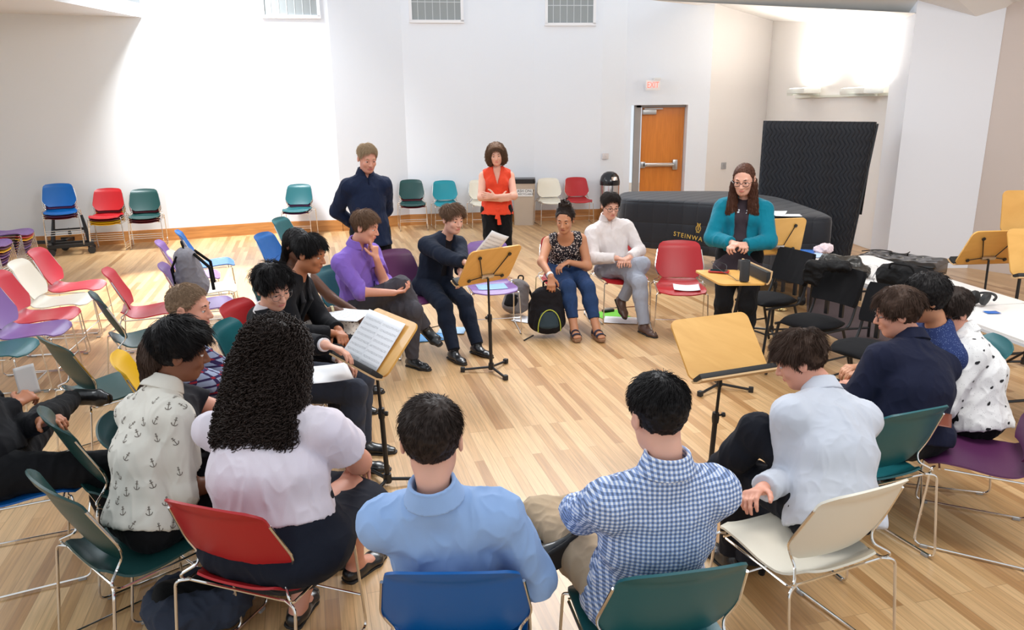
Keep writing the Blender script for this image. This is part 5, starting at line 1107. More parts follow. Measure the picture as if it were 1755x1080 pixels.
# ---------------------------------------------------------------- music stands
def desk_frame(c, yaw, tilt):
    a = math.radians(yaw); f = np.array([math.cos(a), math.sin(a), 0]); t = math.radians(tilt); up = np.array([0, 0, 1.])*math.cos(t)-f*math.sin(t); r = np.cross(-f, np.array([0, 0, 1.])); n = np.cross(r, up)
    return r, up, n, f
def music_stand(label, c, yaw, tilt, base=None, s=1., legrot=0.):
    """c: middle of the desk; its written side faces yaw"""
    c = np.array(c, float); bx, by = (base if base is not None else (c[0], c[1])); t = root('music_stand', label, 'music stand', (bx, by, 0), 0, 'wooden music stands')
    o = np.array([bx, by, 0]); r, up, n, f = desk_frame(c, yaw, tilt); c = c-o
    if n@f < 0: n = -n
    R3 = Matrix((tuple(r), tuple(up), tuple(np.cross(r, up)))).transposed(); sg = 1 if np.cross(r, up)@n > 0 else -1
    w_, h_ = .51*s, .36*s
    mb = MB(); mb.prism(rrect(w_, h_, .045*s, 6), -.006, .006, R3, c); d = mb.build('desk', desk_wood, t)
    lo = c-up*h_/2
    mb = MB(); G = [lo+up*.0, lo-up*.012+n*.006, lo-up*.026+n*.04, lo-up*.030+n*.095]
    g = np.array([[p+r*x for p in G] for x in np.linspace(-w_/2*.98, w_/2*.98, 9)]); mb.sheet(g, .010); mb.build('ledge', edge_wood, t)
    mb = MB(); mb.box(lo+n*.050-up*.008, (w_*.97, .030, .078), R3 if sg > 0 else R3, bev=.006); mb.build('ledge_pad', rubber, t)
    bk = c-n*.012; hub = c-up*h_*.28-n*.02
    for k, (x, y) in enumerate(((-.3, .30), (.3, .30), (-.34, -.36), (.34, -.36))):
        p = c+r*x*w_*.95+up*y*h_-n*.012; q = hub+r*(.05 if x > 0 else -.05)*s; mb = MB(); mb.tube([p, q], .0042, 6); mb.lathe([(.004, 0), (.016, 0), (.016, .008), (.006, .012)], p, 12, Matrix((tuple(r), tuple(up), tuple(-n))).transposed()); mb.build('bracket_rod', blackm, t)
    mb = MB(); mb.box(hub, (.12*s, .03, .025), R3, bev=.004); mb.build('tilt_clamp', steel, t)
    pt = hub-n*.012-np.array([0, 0, .01]); lowp = np.array([0, 0, .10]); midp = pt*.45+lowp*.55; midp = np.array([pt[0]*.45, pt[1]*.45, midp[2]])
    mb = MB(); mb.tube([pt, midp], .009, 10); mb.build('inner_pole', blackm, t)
    mb = MB(); mb.tube([midp+np.array([0, 0, .05]), np.array([0, 0, .045])], .0145, 12); mb.lathe([(.018, -.03), (.021, 0), (.018, .03)], midp+np.array([0, 0, .05]), 14); mb.build('pole', blackm, t)
    mb = MB(); kn = midp+np.array([0, 0, .06]); mb.tube([kn, kn+r*.045], .006, 8); mb.lathe([(.013, 0), (.015, .006), (.013, .018)], kn+r*.04, 12, Matrix.Rotation(PI/2, 3, 'Y')); mb.build('knob', blackm, t)
    mb = MB(); mb.lathe([(.022, 0.02), (.026, .03), (.022, .075)], (0, 0, 0), 14); mb.build('base_hub', blackm, t)
    for k in range(3):
        a = math.radians(legrot+120*k); e = np.array([math.cos(a)*.235, math.sin(a)*.235, .020]); mb = MB(); mb.tube([(0, 0, .042), e], .0105, 8); mb.build('leg', blackm, t)
        mb = MB(); mb.box((e[0], e[1], .021), (.036, .036, .042), Matrix.Rotation(a, 3, 'Z'), bev=.006); mb.build('leg_cap', rubber, t)
    return t, (c+o, r, up, n, w_, h_)
def sheet_mat():
    m = bpy.data.materials.new('printed_music'); m.use_nodes = True; nt = m.node_tree; b = nt.nodes['Principled BSDF']; N = nt.nodes.new; L = nt.links.new
    tc = N('ShaderNodeTexCoord'); sp = N('ShaderNodeSeparateXYZ'); L(tc.outputs['UV'], sp.inputs[0])
    def mth(op, a, v=None, b_=None):
        x = N('ShaderNodeMath'); x.operation = op; L(a, x.inputs[0])
        if v is not None: x.inputs[1].default_value = v
        if b_ is not None: L(b_, x.inputs[1])
        return x.outputs[0]
    sy = mth('FRACT', mth('MULTIPLY', sp.outputs['Y'], 9.)); inst = mth('MULTIPLY', mth('GREATER_THAN', sy, .30), 1., mth('LESS_THAN', sy, .72))
    ln = mth('LESS_THAN', mth('FRACT', mth('MULTIPLY', sy, 12.)), .28); marg = mth('MULTIPLY', mth('GREATER_THAN', sp.outputs['X'], .08), None, mth('LESS_THAN', sp.outputs['X'], .92)); marg2 = mth('MULTIPLY', mth('GREATER_THAN', sp.outputs['Y'], .06), None, mth('LESS_THAN', sp.outputs['Y'], .92))
    nz = N('ShaderNodeTexNoise'); nz.inputs['Scale'].default_value = 70; L(tc.outputs['UV'], nz.inputs['Vector']); nt_ = mth('GREATER_THAN', nz.outputs['Fac'], .60)
    k = mth('MAXIMUM', mth('MULTIPLY', ln, .45), None, nt_); k = mth('MULTIPLY', mth('MULTIPLY', mth('MULTIPLY', k, None, inst), None, marg), None, marg2)
    mx = N('ShaderNodeMix'); mx.data_type = 'RGBA'; mx.inputs[6].default_value = (.86, .87, .90, 1); mx.inputs[7].default_value = (.12, .12, .14, 1); L(k, mx.inputs[0]); L(mx.outputs[2], b.inputs['Base Color']); b.inputs['Roughness'].default_value = .7
    return m
music_m = sheet_mat()
def sheet(label, c, r, up, w_, h_, m=paper, name='sheet_of_paper', cat='paper', group=None, curl=.012, th=.0012):
    """a thin sheet centred on c, spanned by r and up"""
    c = np.array(c, float); r = nrm(r); up = nrm(up); n = np.cross(r, up); N_ = 9
    G = np.array([[c+r*(x-.5)*w_+up*(y-.5)*h_+n*(curl*((2*x-1)**2)*.6+curl*.5*(y**3)) for y in np.linspace(0, 1, N_)] for x in np.linspace(0, 1, N_)])
    V = (G+n*th/2).reshape(-1, 3); V2 = (G-n*th/2).reshape(-1, 3); F_ = []; k = N_*N_
    for i in range(N_-1):
        for j in range(N_-1): a = i*N_+j; F_ += [(a, a+N_, a+N_+1, a+1), (k+a, k+a+1, k+a+N_+1, k+a+N_)]
    bd = [(i, 0) for i in range(N_)]+[(N_-1, j) for j in range(1, N_)]+[(i, N_-1) for i in range(N_-2, -1, -1)]+[(0, j) for j in range(N_-2, 0, -1)]
    for q in range(len(bd)): a = bd[q][0]*N_+bd[q][1]; b_ = bd[(q+1) % len(bd)]; b_ = b_[0]*N_+b_[1]; F_.append((a, k+a, k+b_, b_))
    o0 = c.copy(); me = pyd(name, np.vstack([V, V2])-o0, F_); uv = me.uv_layers.new(name='UVMap')
    for lp in me.loops: vi = lp.vertex_index % k; uv.data[lp.index].uv = ((vi//N_)/(N_-1), (vi % N_)/(N_-1))
    o = link(name, me, m, None, True); o.location = o0; return tag(o, label, cat, group)
_, dL = music_stand('wooden music stand holding two open sheets of music, at the left of the circle', (-.725, 3.99, .862), 218, 41, P(665, 832)[:2], .93, 10)
c, r, up, n, w_, h_ = dL
sheet('left page of printed music on the stand being touched', c-r*.155-up*.01+n*.010, r, up, .215, .30, music_m, 'music_sheet', 'sheet music', 'music pages on the left stand', .006)
sheet('right page of printed music beside the touched page', c+r*.045-up*.012+n*.012, r, up, .215, .30, music_m, 'music_sheet', 'sheet music', 'music pages on the left stand', .008)
_, dC = music_stand('wooden music stand seen from behind in front of the navy suit', (-.17, 5.87, .90), 128, 33, P(842, 637)[:2], .99, 60)
c, r, up, n, w_, h_ = dC
sheet('white music sheet leaning up behind the middle stand', c+up*.17+r*.05+n*.02, nrm(r+up*.45), nrm(up-r*.45), .22, .28, music_m, 'music_sheet', 'sheet music', None, .01)
music_stand('empty wooden music stand with its desk facing the camera, right of the middle', (1.114, 3.90, .847), 291, 40, P(1214, 838)[:2], .97, 30)
tT, dT = music_stand('wooden music stand laid flat like a table, carrying phone and speaker', (1.60, 5.45, .875), 8, 88, (1.58, 5.46), .97, 100)
cW = PY(1335, 405, 6.9); music_stand('wooden music stand behind the person in the teal cardigan', cW, 100, 12, None, .95, 20)
cR = PY(1702, 424, 6.2); music_stand('wooden music stand seen from behind, leftmost beyond the right end of the tables', cR, 95, 32, None, 1.0, 0)
cR = PY(1788, 432, 5.9); music_stand('wooden music stand with black ledge cut by the right picture edge', cR, 268, 22, None, 1.05, 45)
cR = PY(1768, 362, 6.9); music_stand('tallest wooden music stand at the right picture edge', cR, 268, 8, None, 1.05, 20)

# ---------------------------------------------------------------- black padded chairs
fab = cloth('black_upholstery', (15, 15, 18), bump=.3, bs=600, wr=.3)
def padded(label, xy, head):
    t = root('padded_chair', label, 'chair', (xy[0], xy[1], 0), math.radians(head-90), 'black padded chairs by the tables')
    F = Fld(); F.ecap((-.14, 0, .465), (.14, 0, .465), (.20, .030), (.20, .030), (0, 1, 0), k=.02); F.ell((0, 0, .475), (.21, .20, .038), k=.03); v, q = F.mesh(.008); link('seat', npmesh('seat', v, q), fab, t)
    G = np.zeros((12, 11, 3))
    for i in range(12):
        for j in range(11): u = -1+.2*j; v_ = i/11; G[i, j] = (u*.205*(1-.06*(abs(v_-.5)*2)**6), -.225-.09*v_+.02*u*u, .60+.27*v_)
    mb = MB(); mb.sheet(G, .035); mb.build('backrest', fab, t)
    for s in (-1, 1):
        mb = MB(); mb.tube(arc([(s*.19, -.305, .86), (s*.19, -.215, .52), (s*.19, -.17, .44), (s*.19, .19, .44)], .05), .011, 8); mb.build('side_frame', blackm, t)
        mb = MB(); mb.tube(arc([(s*.19, -.12, .44), (s*.215, -.26, .012)], .03), .0115, 8); mb.build('leg', blackm, t)
        mb = MB(); mb.tube(arc([(s*.19, .15, .44), (s*.215, .22, .012)], .03), .0115, 8); mb.build('leg', blackm, t)
        mb = MB(); mb.tube([(s*.203, -.19, .22), (s*.203, .185, .22)], .008, 8); mb.build('stretcher', blackm, t)
        mb = MB(); mb.box((s*.07, -.235, .56), (.03, .02, .14)); mb.build('back_support', blackm, t)
    mb = MB(); mb.tube([(-.2, .185, .22), (.2, .185, .22)], .008, 8); mb.build('stretcher', blackm, t)
    return t
padded('black padded chair farthest back, beside the flat music stand', seat_at(1316, 512, 0, .47), 205)
padded('black padded chair with a black jacket over its back', seat_at(1392, 552, 0, .47), 208)
padded('black padded chair nearest the person in the navy blazer', seat_at(1482, 598, 0, .47), 212)

# ---------------------------------------------------------------- folding tables
tt = mat('table_laminate', (.80, .775, .75), .35); te = mat('table_edge', (.62, .62, .64), .4)
u2 = nrm(np.array([3.006-2.603, 4.251-6.769])); v2_ = np.array([-u2[1], u2[0]])
if v2_[0] < 0: v2_ = -v2_
A0 = np.array([2.60, 6.82])
def table(label, s0, L_):
    c = A0+u2*(s0+L_/2)+v2_*.37; ang = math.atan2(u2[1], u2[0]); t = root('folding_table', label, 'table', (c[0], c[1], 0), ang, 'white folding tables')
    mb = MB(); mb.prism(rrect(L_-.01, .74, .06, 6), .722, .742); mb.build('tabletop', tt, t); mb = MB(); mb.prism(rrect(L_-.006, .744, .06, 6), .704, .723); mb.build('edge_band', te, t)
    for s in (-1, 1):
        for k in (-1, 1): mb = MB(); mb.tube([(s*(L_/2-.20), k*.30, .70), (s*(L_/2-.20), k*.31, .012)], .013, 8); mb.build('leg', blackm, t)
        mb = MB(); mb.tube([(s*(L_/2-.20), -.30, .10), (s*(L_/2-.20), .30, .10)], .011, 8); mb.tube([(s*(L_/2-.20), 0, .36), (s*.32, 0, .70)], .008, 6); mb.build('leg_brace', blackm, t)
        mb = MB(); mb.tube([(s*(L_/2-.20), -.30, .45), (s*(L_/2-.20), .30, .45)], .010, 8); mb.build('stretcher', blackm, t)
    return c, ang
table('long white folding table carrying the black bags', 0, 1.83); table('white folding table running out of the picture at the right', 1.835, 1.83)
# things on the tables
def on_table(px, py): p = P(px, py, .745); return p
p = on_table(1372, 434); folder = mat('blue_glossy_folder', s2l(30, 104, 190), .3); o = sheet('bright blue folder lying at the far end of the table', p+np.array([0, 0, .008]), (.9, -.4, 0), (.4, .9, 0), .24, .31, folder, 'folder', 'folder', None, .002, .006)
p = on_table(1392, 437); sheet('pale leaflet next to the blue folder', p+np.array([0.03, -.03, .004]), (.6, -.8, 0), (.8, .6, 0), .16, .22, mat('leaflet_pale', s2l(180, 205, 235), .5), 'leaflet', 'leaflet', None, .003)
def blob(name, label, cat, ops, m, h=.007, fold=None, loc=None, parts=(), group=None):
    F = Fld(); ops(F); v, q = F.mesh(h, fold); o = link(name, npmesh(name, v, q), m); 
    if loc is not None: o.location = tuple(loc)
    if label: tag(o, label, cat, group)
    return o
leather = mat('olive_black_leather', s2l(46, 42, 36), .38, bump=.3, bscale=60, coat=.15)
def ops(F):
    F.ecap((-.20, 0, .035), (.20, 0, .035), (.13, .035), (.13, .035), (0, 1, 0), k=.03); F.ecap((-.10, .02, .10), (.12, .02, .10), (.05, .05), (.05, .045), (0, 1, 0), k=.06); F.clip((0, 0, 0), (0, 0, -1))
p = on_table(1436, 469); o = blob('handbag', 'slouched olive-black leather handbag on the table', 'bag', ops, leather, .008, folds(.016, 22, 2, (1, 1, 1)), p); o.rotation_euler = (0, 0, -.5)
blackbag = cloth('black_nylon', (14, 13, 14), rough=.7, bump=.3, bs=120)
def ops(F):
    F.ecap((-.15, 0, .12), (.15, 0, .10), (.14, .11), (.13, .10), (0, 1, 0), k=.03); F.ecap((-.08, 0, .19), (.10, 0, .16), (.10, .06), (.09, .05), (0, 1, 0), k=.06); F.clip((0, 0, 0), (0, 0, -1))
p = on_table(1552, 500); t = root('duffel_bag', 'round black nylon bag standing on the white table', 'bag', tuple(p), -.9)
F = Fld(); ops(F); v, q = F.mesh(.008, folds(.014, 18, 5, (1, 1, 1))); link('bag_body', npmesh('bag_body', v, q), blackbag, t); t.scale = (.85, .85, .85)
mb = MB(); mb.tube([(-.26, -.02, .16), (-.25, -.12, .10), (-.20, -.15, .06)], .004, 6); mb.build('zipper', steel, t)
mb = MB(); mb.tube(arc([(-.12, -.10, .19), (-.10, -.14, .26), (.08, -.14, .26), (.10, -.10, .19)], .05), .009, 8); mb.build('handle', blackbag, t)
def ops(F):
    F.ecap((-.10, 0, .05), (.10, 0, .05), (.10, .05), (.09, .045), (0, 1, 0), k=.03); F.clip((0, 0, 0), (0, 0, -1))
p = on_table(1410, 433); blob('tissue_bundle', 'crumpled pink and white cloth on the table end', 'cloth', lambda F: (F.ell((0, 0, .03), (.08, .05, .045)), F.ell((.05, .02, .04), (.05, .04, .035)), F.clip((0, 0, 0), (0, 0, -1))), mat('pinkish_cloth', s2l(226, 205, 208), .9), .006, folds(.018, 40, 3, (1, 1, 1)), p)
p = on_table(1493, 478); cp = mat('clear_plastic', (.95, .95, .95), .06, trans=1.); cp.node_tree.nodes['Principled BSDF'].inputs['IOR'].default_value = 1.15
mb = MB(); mb.lathe([(.030, 0), (.040, .10), (.042, .103), (.040, .105), (.038, .101), (.028, .004)], (0, 0, 0), 20); o = mb.build('plastic_cup', cp); o.location = tuple(p); tag(o, 'clear plastic cup on the table between the handbag and the black bag', 'cup')
p = on_table(1678, 524); t = root('headphones', 'black padded headphones lying on the white table', 'headphones', tuple(p), .6)
for k in (-1, 1): mb = MB(); mb.lathe([(.02, 0), (.045, .004), (.048, .02), (.042, .035), (.02, .038)], (0, 0, 0), 18, Matrix.Rotation(PI/2.4*k, 3, 'X') @ Matrix.Rotation(0, 3, 'Z')); o = mb.build('ear_cup', rubber, t); o.location = (0, k*.05, .05)
mb = MB(); mb.tube([(.03+.10*math.sin(a), .075*math.cos(a), .05+.02*math.sin(a)) for a in np.linspace(0, PI, 14)], .009, 8); mb.build('headband', rubber, t)
p = on_table(1700, 536); sheet('small blue card beside the headphones', p+np.array([0, 0, .003]), (1, 0, 0), (0, 1, 0), .09, .06, folder, 'card', 'card', None, .001)
# jacket on the second padded chair
pj = P(1425, 462, .86)
blob('jacket', 'black jacket draped over the back of the middle padded chair', 'jacket', lambda F: (F.ecap((-.15, .0, .02), (.10, 0, .03), (.05, .035), (.06, .04), (0, 1, 0), k=.03), F.ecap((-.10, -.05, .02), (-.14, -.06, -.10), (.08, .025), (.06, .02), (1, 0, 0), k=.04)), blackbag, .008, folds(.014, 26, 8, (1, 1, 1)), pj).rotation_euler = (0, 0, -.6)
# phone and speaker on the flat stand
ph = P(1232, 465, .895); t = root('phone', 'red-cased phone with black screen on the flat music stand', 'phone', (ph[0], ph[1], .889), -.35)
mb = MB(); mb.box((0, 0, .006), (.15, .075, .011), bev=.004); mb.build('case', mat('red_case', s2l(170, 36, 34), .4), t); mb = MB(); mb.box((0, 0, .0122), (.125, .062, .002)); mb.build('screen', mat('phone_screen', (.01, .01, .012), .1), t)
sp_ = P(1284, 482, .889); t = root('speaker', 'black cylindrical speaker standing on the flat music stand', 'speaker', (sp_[0]-.03, sp_[1]+.02, .886), 0)
mb = MB(); mb.lathe([(.030, 0), (.034, .003), (.034, .145), (.031, .150), (.012, .151)], (0, 0, 0), 28); mb.build('housing', mat('speaker_mesh', (.02, .02, .022), .6, bump=.4, bscale=900), t); mb = MB(); mb.lathe([(.022, .150), (.024, .153), (.016, .154)], (0, 0, 0), 24); mb.build('control_ring', blackm, t)
mb = MB(); a_ = np.array([ph[0]+.06, ph[1]+.01, .897]); b_ = np.array([sp_[0]-.03, sp_[1]+.02, .90]); mb.tube(arc([a_, a_+np.array([.03, .10, .03]), a_+np.array([-.09, .16, .05]), (a_+b_)/2+np.array([-.08, .10, .01]), (a_+b_)/2+np.array([-.03, -.06, -.006]), b_+np.array([-.06, -.03, -.006]), b_+np.array([0, -.01, 0])], .08, 6), .0022, 6)
tag(mb.build('audio_cable', rubber), 'thin black cable curling from the red phone to the speaker', 'cable')

# ---------------------------------------------------------------- covered pianos, bench
def quilt_mat(name, sx, sz, zig=False):
    m = bpy.data.materials.new(name); m.use_nodes = True; nt = m.node_tree; b = nt.nodes['Principled BSDF']; N = nt.nodes.new; L = nt.links.new
    b.inputs['Base Color'].default_value = (.010, .012, .018, 1); b.inputs['Roughness'].default_value = .62; b.inputs['Specular IOR Level'].default_value = .35; b.inputs['Sheen Weight'].default_value = .12
    tc = N('ShaderNodeTexCoord'); sp = N('ShaderNodeSeparateXYZ'); L(tc.outputs['Object'], sp.inputs[0])
    def line(src, k, off=None):
        a = N('ShaderNodeMath'); a.operation = 'MULTIPLY'; a.inputs[1].default_value = k; L(src, a.inputs[0]); x = a.outputs[0]
        if off is not None: d = N('ShaderNodeMath'); d.operation = 'ADD'; L(x, d.inputs[0]); L(off, d.inputs[1]); x = d.outputs[0]
        s = N('ShaderNodeMath'); s.operation = 'SINE'; L(x, s.inputs[0]); q = N('ShaderNodeMath'); q.operation = 'ABSOLUTE'; L(s.outputs[0], q.inputs[0]); p_ = N('ShaderNodeMath'); p_.operation = 'POWER'; p_.inputs[1].default_value = .35; L(q.outputs[0], p_.inputs[0]); return p_.outputs[0]
    if zig:
        zz = N('ShaderNodeMath'); zz.operation = 'MULTIPLY'; zz.inputs[1].default_value = 42; L(sp.outputs['Z'], zz.inputs[0]); s = N('ShaderNodeMath'); s.operation = 'SINE'; L(zz.outputs[0], s.inputs[0]); h_ = line(sp.outputs['X'], sx, s.outputs[0])
    else:
        dm = N('ShaderNodeMath'); dm.operation = 'SUBTRACT'; L(sp.outputs['X'], dm.inputs[0]); L(sp.outputs['Y'], dm.inputs[1])
        m2 = N('ShaderNodeMath'); m2.operation = 'MULTIPLY'; L(line(dm.outputs[0], sx), m2.inputs[0]); L(line(sp.outputs['Z'], sz), m2.inputs[1]); h_ = m2.outputs[0]
    bp = N('ShaderNodeBump'); bp.inputs['Strength'].default_value = .9; bp.inputs['Distance'].default_value = .012; L(h_, bp.inputs['Height']); L(bp.outputs['Normal'], b.inputs['Normal'])
    return m
gp = root('grand_piano', 'grand piano under a black quilted cover with gold lettering', 'piano', (2.44, 8.97, 0))
top = [(1.42, 9.62), (2.10, 9.33), (2.52, 9.08), (2.76, 7.92), (3.38, 7.90), (3.42, 9.7), (3.0, 10.5), (1.55, 10.6)]
cx, cy = 2.5, 9.2; ring_ = []
def dens(pts, k=6):
    out = []
    for i in range(len(pts)):
        a, b_ = np.array(pts[i]), np.array(pts[(i+1) % len(pts)])
        for j in range(k): out.append(a+(b_-a)*j/k)
    return np.array(out)
op = dens(top, 8); n_ = len(op)
for _ in range(3): op = (np.roll(op, 1, 0)+2*op+np.roll(op, -1, 0))/4
cen = op.mean(0); lv = [(.0, 1.005, .05), (.0, 1.005, .4), (.0, 1.0, .8), (0, .995, .97), (.012, .975, 1), (.022, .93, 1), (.03, .80, 1), (.035, .65, 1), (.045, .52, 1), (.05, .42, 1), (.042, .415, 1), (.0, .5, 1)]
V = []; F_ = []
for (off, z, sc) in lv:
    for i, p_ in enumerate(op):
        d = p_-cen; q_ = cen+d*sc+nrm(d)*off*(1+.35*math.sin(i*1.3)*(z < .9)); zb = z-(.10*ss(1.8, 3.2, p_[0]) if z < .6 else 0)+(.008*math.sin(i*.9) if z < .5 else 0); V.append((q_[0]-2.5, q_[1]-9.2, zb))
for l in range(len(lv)-1):
    for i in range(n_): F_.append((l*n_+i, l*n_+(i+1) % n_, (l+1)*n_+(i+1) % n_, (l+1)*n_+i))
F_.append(tuple(reversed(range(n_)))); F_.append(tuple(range((len(lv)-1)*n_, len(lv)*n_)))
mb = MB(); mb.add(V, F_); mb.build('quilted_cover', quilt_mat('black_quilt', 13, 13), gp, angle=70)
for (x, y) in ((1.75, 10.2), (2.72, 8.25), (3.2, 8.2)):
    mb = MB(); mb.tube([(x-2.5, y-9.2, .5), (x-2.5, y-9.2, .10)], [.05, .035], 12); mb.lathe([(.03, 0), (.045, .02), (.045, .08), (.03, .10)], (x-2.5, y-9.2, 0), 14); mb.build('leg', blackm, gp)
pa = np.array([2.05, 9.37]); pb_ = np.array([2.60, 8.80]); gold = mat('gold_print', s2l(196, 160, 70), .45)
pL = PY(1172, 401, 9.05); pR = PY(1243, 416, 8.70); dx = np.array([pR[0]-pL[0], pR[1]-pL[1], pR[2]-pL[2]]); xa = nrm(dx); za = nrm(np.array([0, 0, 1.])-xa*xa[2]); ya = np.cross(xa, za)
if ya[1] > 0: ya = -ya
def M4(o_, x_, y_, z_): return Matrix(((x_[0], y_[0], z_[0], o_[0]), (x_[1], y_[1], z_[1], o_[1]), (x_[2], y_[2], z_[2], o_[2]), (0, 0, 0, 1)))
gpo = np.array([2.44, 8.97, 0]); tc_ = (pL+xa*.42*np.linalg.norm(dx)*1.35+ya*.10)-gpo
text_mesh('gold_lettering', 'STEINWAY & SONS', .075, gold, gp, M4(tc_, xa, za, ya), .002, 1.25)
em = pL+xa*np.linalg.norm(dx)*.42+za*.13+ya*.10-gpo; mb = MB()
for s in (-1, 1): mb.tube([em+xa*s*x+za*y for x, y in ((.006, -.05), (.026, -.03), (.030, .0), (.014, .025), (.020, .055))], .0045, 6)
for x in (-.008, 0, .008): mb.tube([em+xa*x-za*.03, em+xa*x+za*.05], .0022, 5)
mb.tube([em-xa*.022-za*.055, em+xa*.022-za*.055], .004, 6); mb.build('lyre_emblem', gold, gp)
sheet('white sheets lying at the left on the covered grand piano', np.array([*P(1328, 366, 1.01)[:2], 1.012]), (.9, -.4, 0), (.4, .9, 0), .22, .30, paper, 'sheet_of_paper', 'paper', 'papers on the piano', .012)
sheet('white sheet lying at the right on the covered grand piano', np.array([*P(1350, 369, 1.01)[:2], 1.010]), (.95, -.2, 0), (.2, .95, 0), .26, .16, paper, 'sheet_of_paper', 'paper', 'papers on the piano', .004)
# tall covered instrument behind it
T0 = PY(1309, 200, 9.9); T1 = PY(1504, 211, 9.5); ht = (T0[2]+T1[2])/2; d = np.array([T1[0]-T0[0], T1[1]-T0[1], 0]); L_ = np.linalg.norm(d); d /= L_; nn = np.array([-d[1], d[0], 0]); tp = root('covered_instrument', 'tall instrument standing upright under a black zigzag-quilted cover', 'piano', ((T0[0]+T1[0])/2, (T0[1]+T1[1])/2, 0), math.atan2(d[1], d[0]))
V = []; F_ = []; nz_, nx_ = 26, 40
for side in (0, 1):
    for i in range(nz_+1):
        for j in range(nx_+1):
            u_ = j/nx_; z_ = i/nz_; x = (u_-.5)*L_*(1+.0*(1-z_)); x -= .16*(1-z_)*u_*1.1; zz = z_*(ht-.04)+.06*0; zt_ = .04+z_*(ht-.05)-.02*u_*z_
            y = (0 if side == 0 else .30+.0*z_)+(-.02*math.sin(j*.55+.4*i*.2)*(1-.6*z_) if side == 0 else 0); e_ = min(u_, 1-u_)*L_; y += (.03*max(0, 1-e_/.06)**2+.03*max(0, 1-(1-z_)*ht/.07)**2)*(1 if side == 0 else -1)
            V.append((x, y, zt_))
K = (nz_+1)*(nx_+1); I_ = lambda s_, i, j: s_*K+i*(nx_+1)+j
for i in range(nz_):
    for j in range(nx_): F_.append((I_(0, i, j), I_(0, i, j+1), I_(0, i+1, j+1), I_(0, i+1, j))); F_.append((I_(1, i, j), I_(1, i+1, j), I_(1, i+1, j+1), I_(1, i, j+1)))
for i in range(nz_): F_.append((I_(0, i, 0), I_(0, i+1, 0), I_(1, i+1, 0), I_(1, i, 0))); F_.append((I_(0, i, nx_), I_(1, i, nx_), I_(1, i+1, nx_), I_(0, i+1, nx_)))
for j in range(nx_): F_.append((I_(0, 0, j), I_(1, 0, j), I_(1, 0, j+1), I_(0, 0, j+1))); F_.append((I_(0, nz_, j), I_(0, nz_, j+1), I_(1, nz_, j+1), I_(1, nz_, j)))
mb = MB(); mb.add(V, F_); mb.build('quilted_cover', quilt_mat('black_zigzag_quilt', 62, 1, True), tp, angle=60)
mb = MB(); mb.tube([(L_/2+.004, -.0, ht-.05), (L_/2-.17, .0, .06)], .012, 8); mb.build('cover_seam', mat('seam_tape', (.02, .022, .026), .5), tp)
for x in (-L_/2+.12, L_/2-.32): mb = MB(); mb.box((x, .15, .02), (.08, .22, .04), bev=.01); mb.build('caster_skid', blackm, tp)
G = np.array([[(L_/2-.02-.05*(1-k/8)+.01*j, .06+.11*j, .75+(ht-.85)*k/8) for j in range(4)] for k in range(9)]); mb = MB(); mb.sheet(G, .03); mb.build('hanging_flap', blackbag, tp)
# tufted bench
bl = mat('black_tufted_leather', (.012, .012, .013), .26, bump=.1, bscale=50, coat=.3)
bt = root('piano_bench', 'low black tufted leather bench beside the white pillar', 'bench', (4.20, 8.02, 0), -.80)
nx_, ny_ = 46, 26; G = np.zeros((nx_, ny_, 3)); BL, BW = .80, .46
for i in range(nx_):
    for j in range(ny_):
        x = (i/(nx_-1)-.5)*BL; y = (j/(ny_-1)-.5)*BW; e = min(BL/2-abs(x), BW/2-abs(y)); z = .47+.035*math.sqrt(max(0, 1-max(0, 1-e/.05)**2))
        for a in range(5):
            for b_ in range(2): cx_, cy_ = (a-2)*.145, (b_-.5)*.17; z -= .020*math.exp(-((x-cx_)**2+(y-cy_)**2)/.0012)
        z += .006*math.cos(x*2*PI/.17)*math.cos(y*2*PI/.17); G[i, j] = (x, y, z)
mb = MB(); mb.sheet(G, .02); mb.build('tufted_cushion', bl, bt); mb = MB(); mb.box((0, 0, .41), (BL-.01, BW-.01, .13), bev=.02); mb.build('side_padding', bl, bt)
for sx in (-1, 1):
    for sy in (-1, 1): mb = MB(); mb.tube([(sx*.33, sy*.17, .36), (sx*.33, sy*.17, 0)], [.03, .022], 10); mb.build('leg', blackm, bt)
mb = MB(); bq = np.array([4.20, 8.02, .52]); mb.tube(arc([bq+np.array(k) for k in ((-.30, .30, 0), (-.12, .32, .012), (.02, .22, .004), (-.10, .12, .006), (.06, .05, .004), (.16, .16, .01))], .08, 6), .006, 6); tag(mb.build('cable', rubber), 'black cable lying across the tufted bench', 'cable')

# ---------------------------------------------------------------- bins, sign, lights, grilles
p = P(898, 380); bb = root('waste_bin', 'square beige rubbish bin with a black liner against the back wall', 'bin', (p[0], p[1]-.30, 0), -.05)
mb = MB(); G = rrect(.36, .34, .04, 4); G2 = [(x*1.13, y*1.13) for x, y in G]; k = len(G); V = [(x, y, 0) for x, y in G]+[(x, y, .80) for x, y in G2]; mb.add(V, [tuple(reversed(range(k))), tuple(range(k, 2*k))]+[(i, (i+1) % k, k+(i+1) % k, k+i) for i in range(k)]); beige = mat('beige_plastic', s2l(188, 172, 155), .55); mb.build('bin_body', beige, bb)
mb = MB(); G3 = [(x*1.17, y*1.17) for x, y in G]; mb.prism(G3, .765, .815); mb.prism([(x*.97, y*.97) for x, y in G3], .81, .845); mb.build('bin_liner', blackm, bb)
wt = mat('white_label', (.85, .85, .85), .6); mb = MB(); mb.box((0, -.196, .60), (.33, .004, .13)); pl_ = mb.build('label_plate', wt, bb)
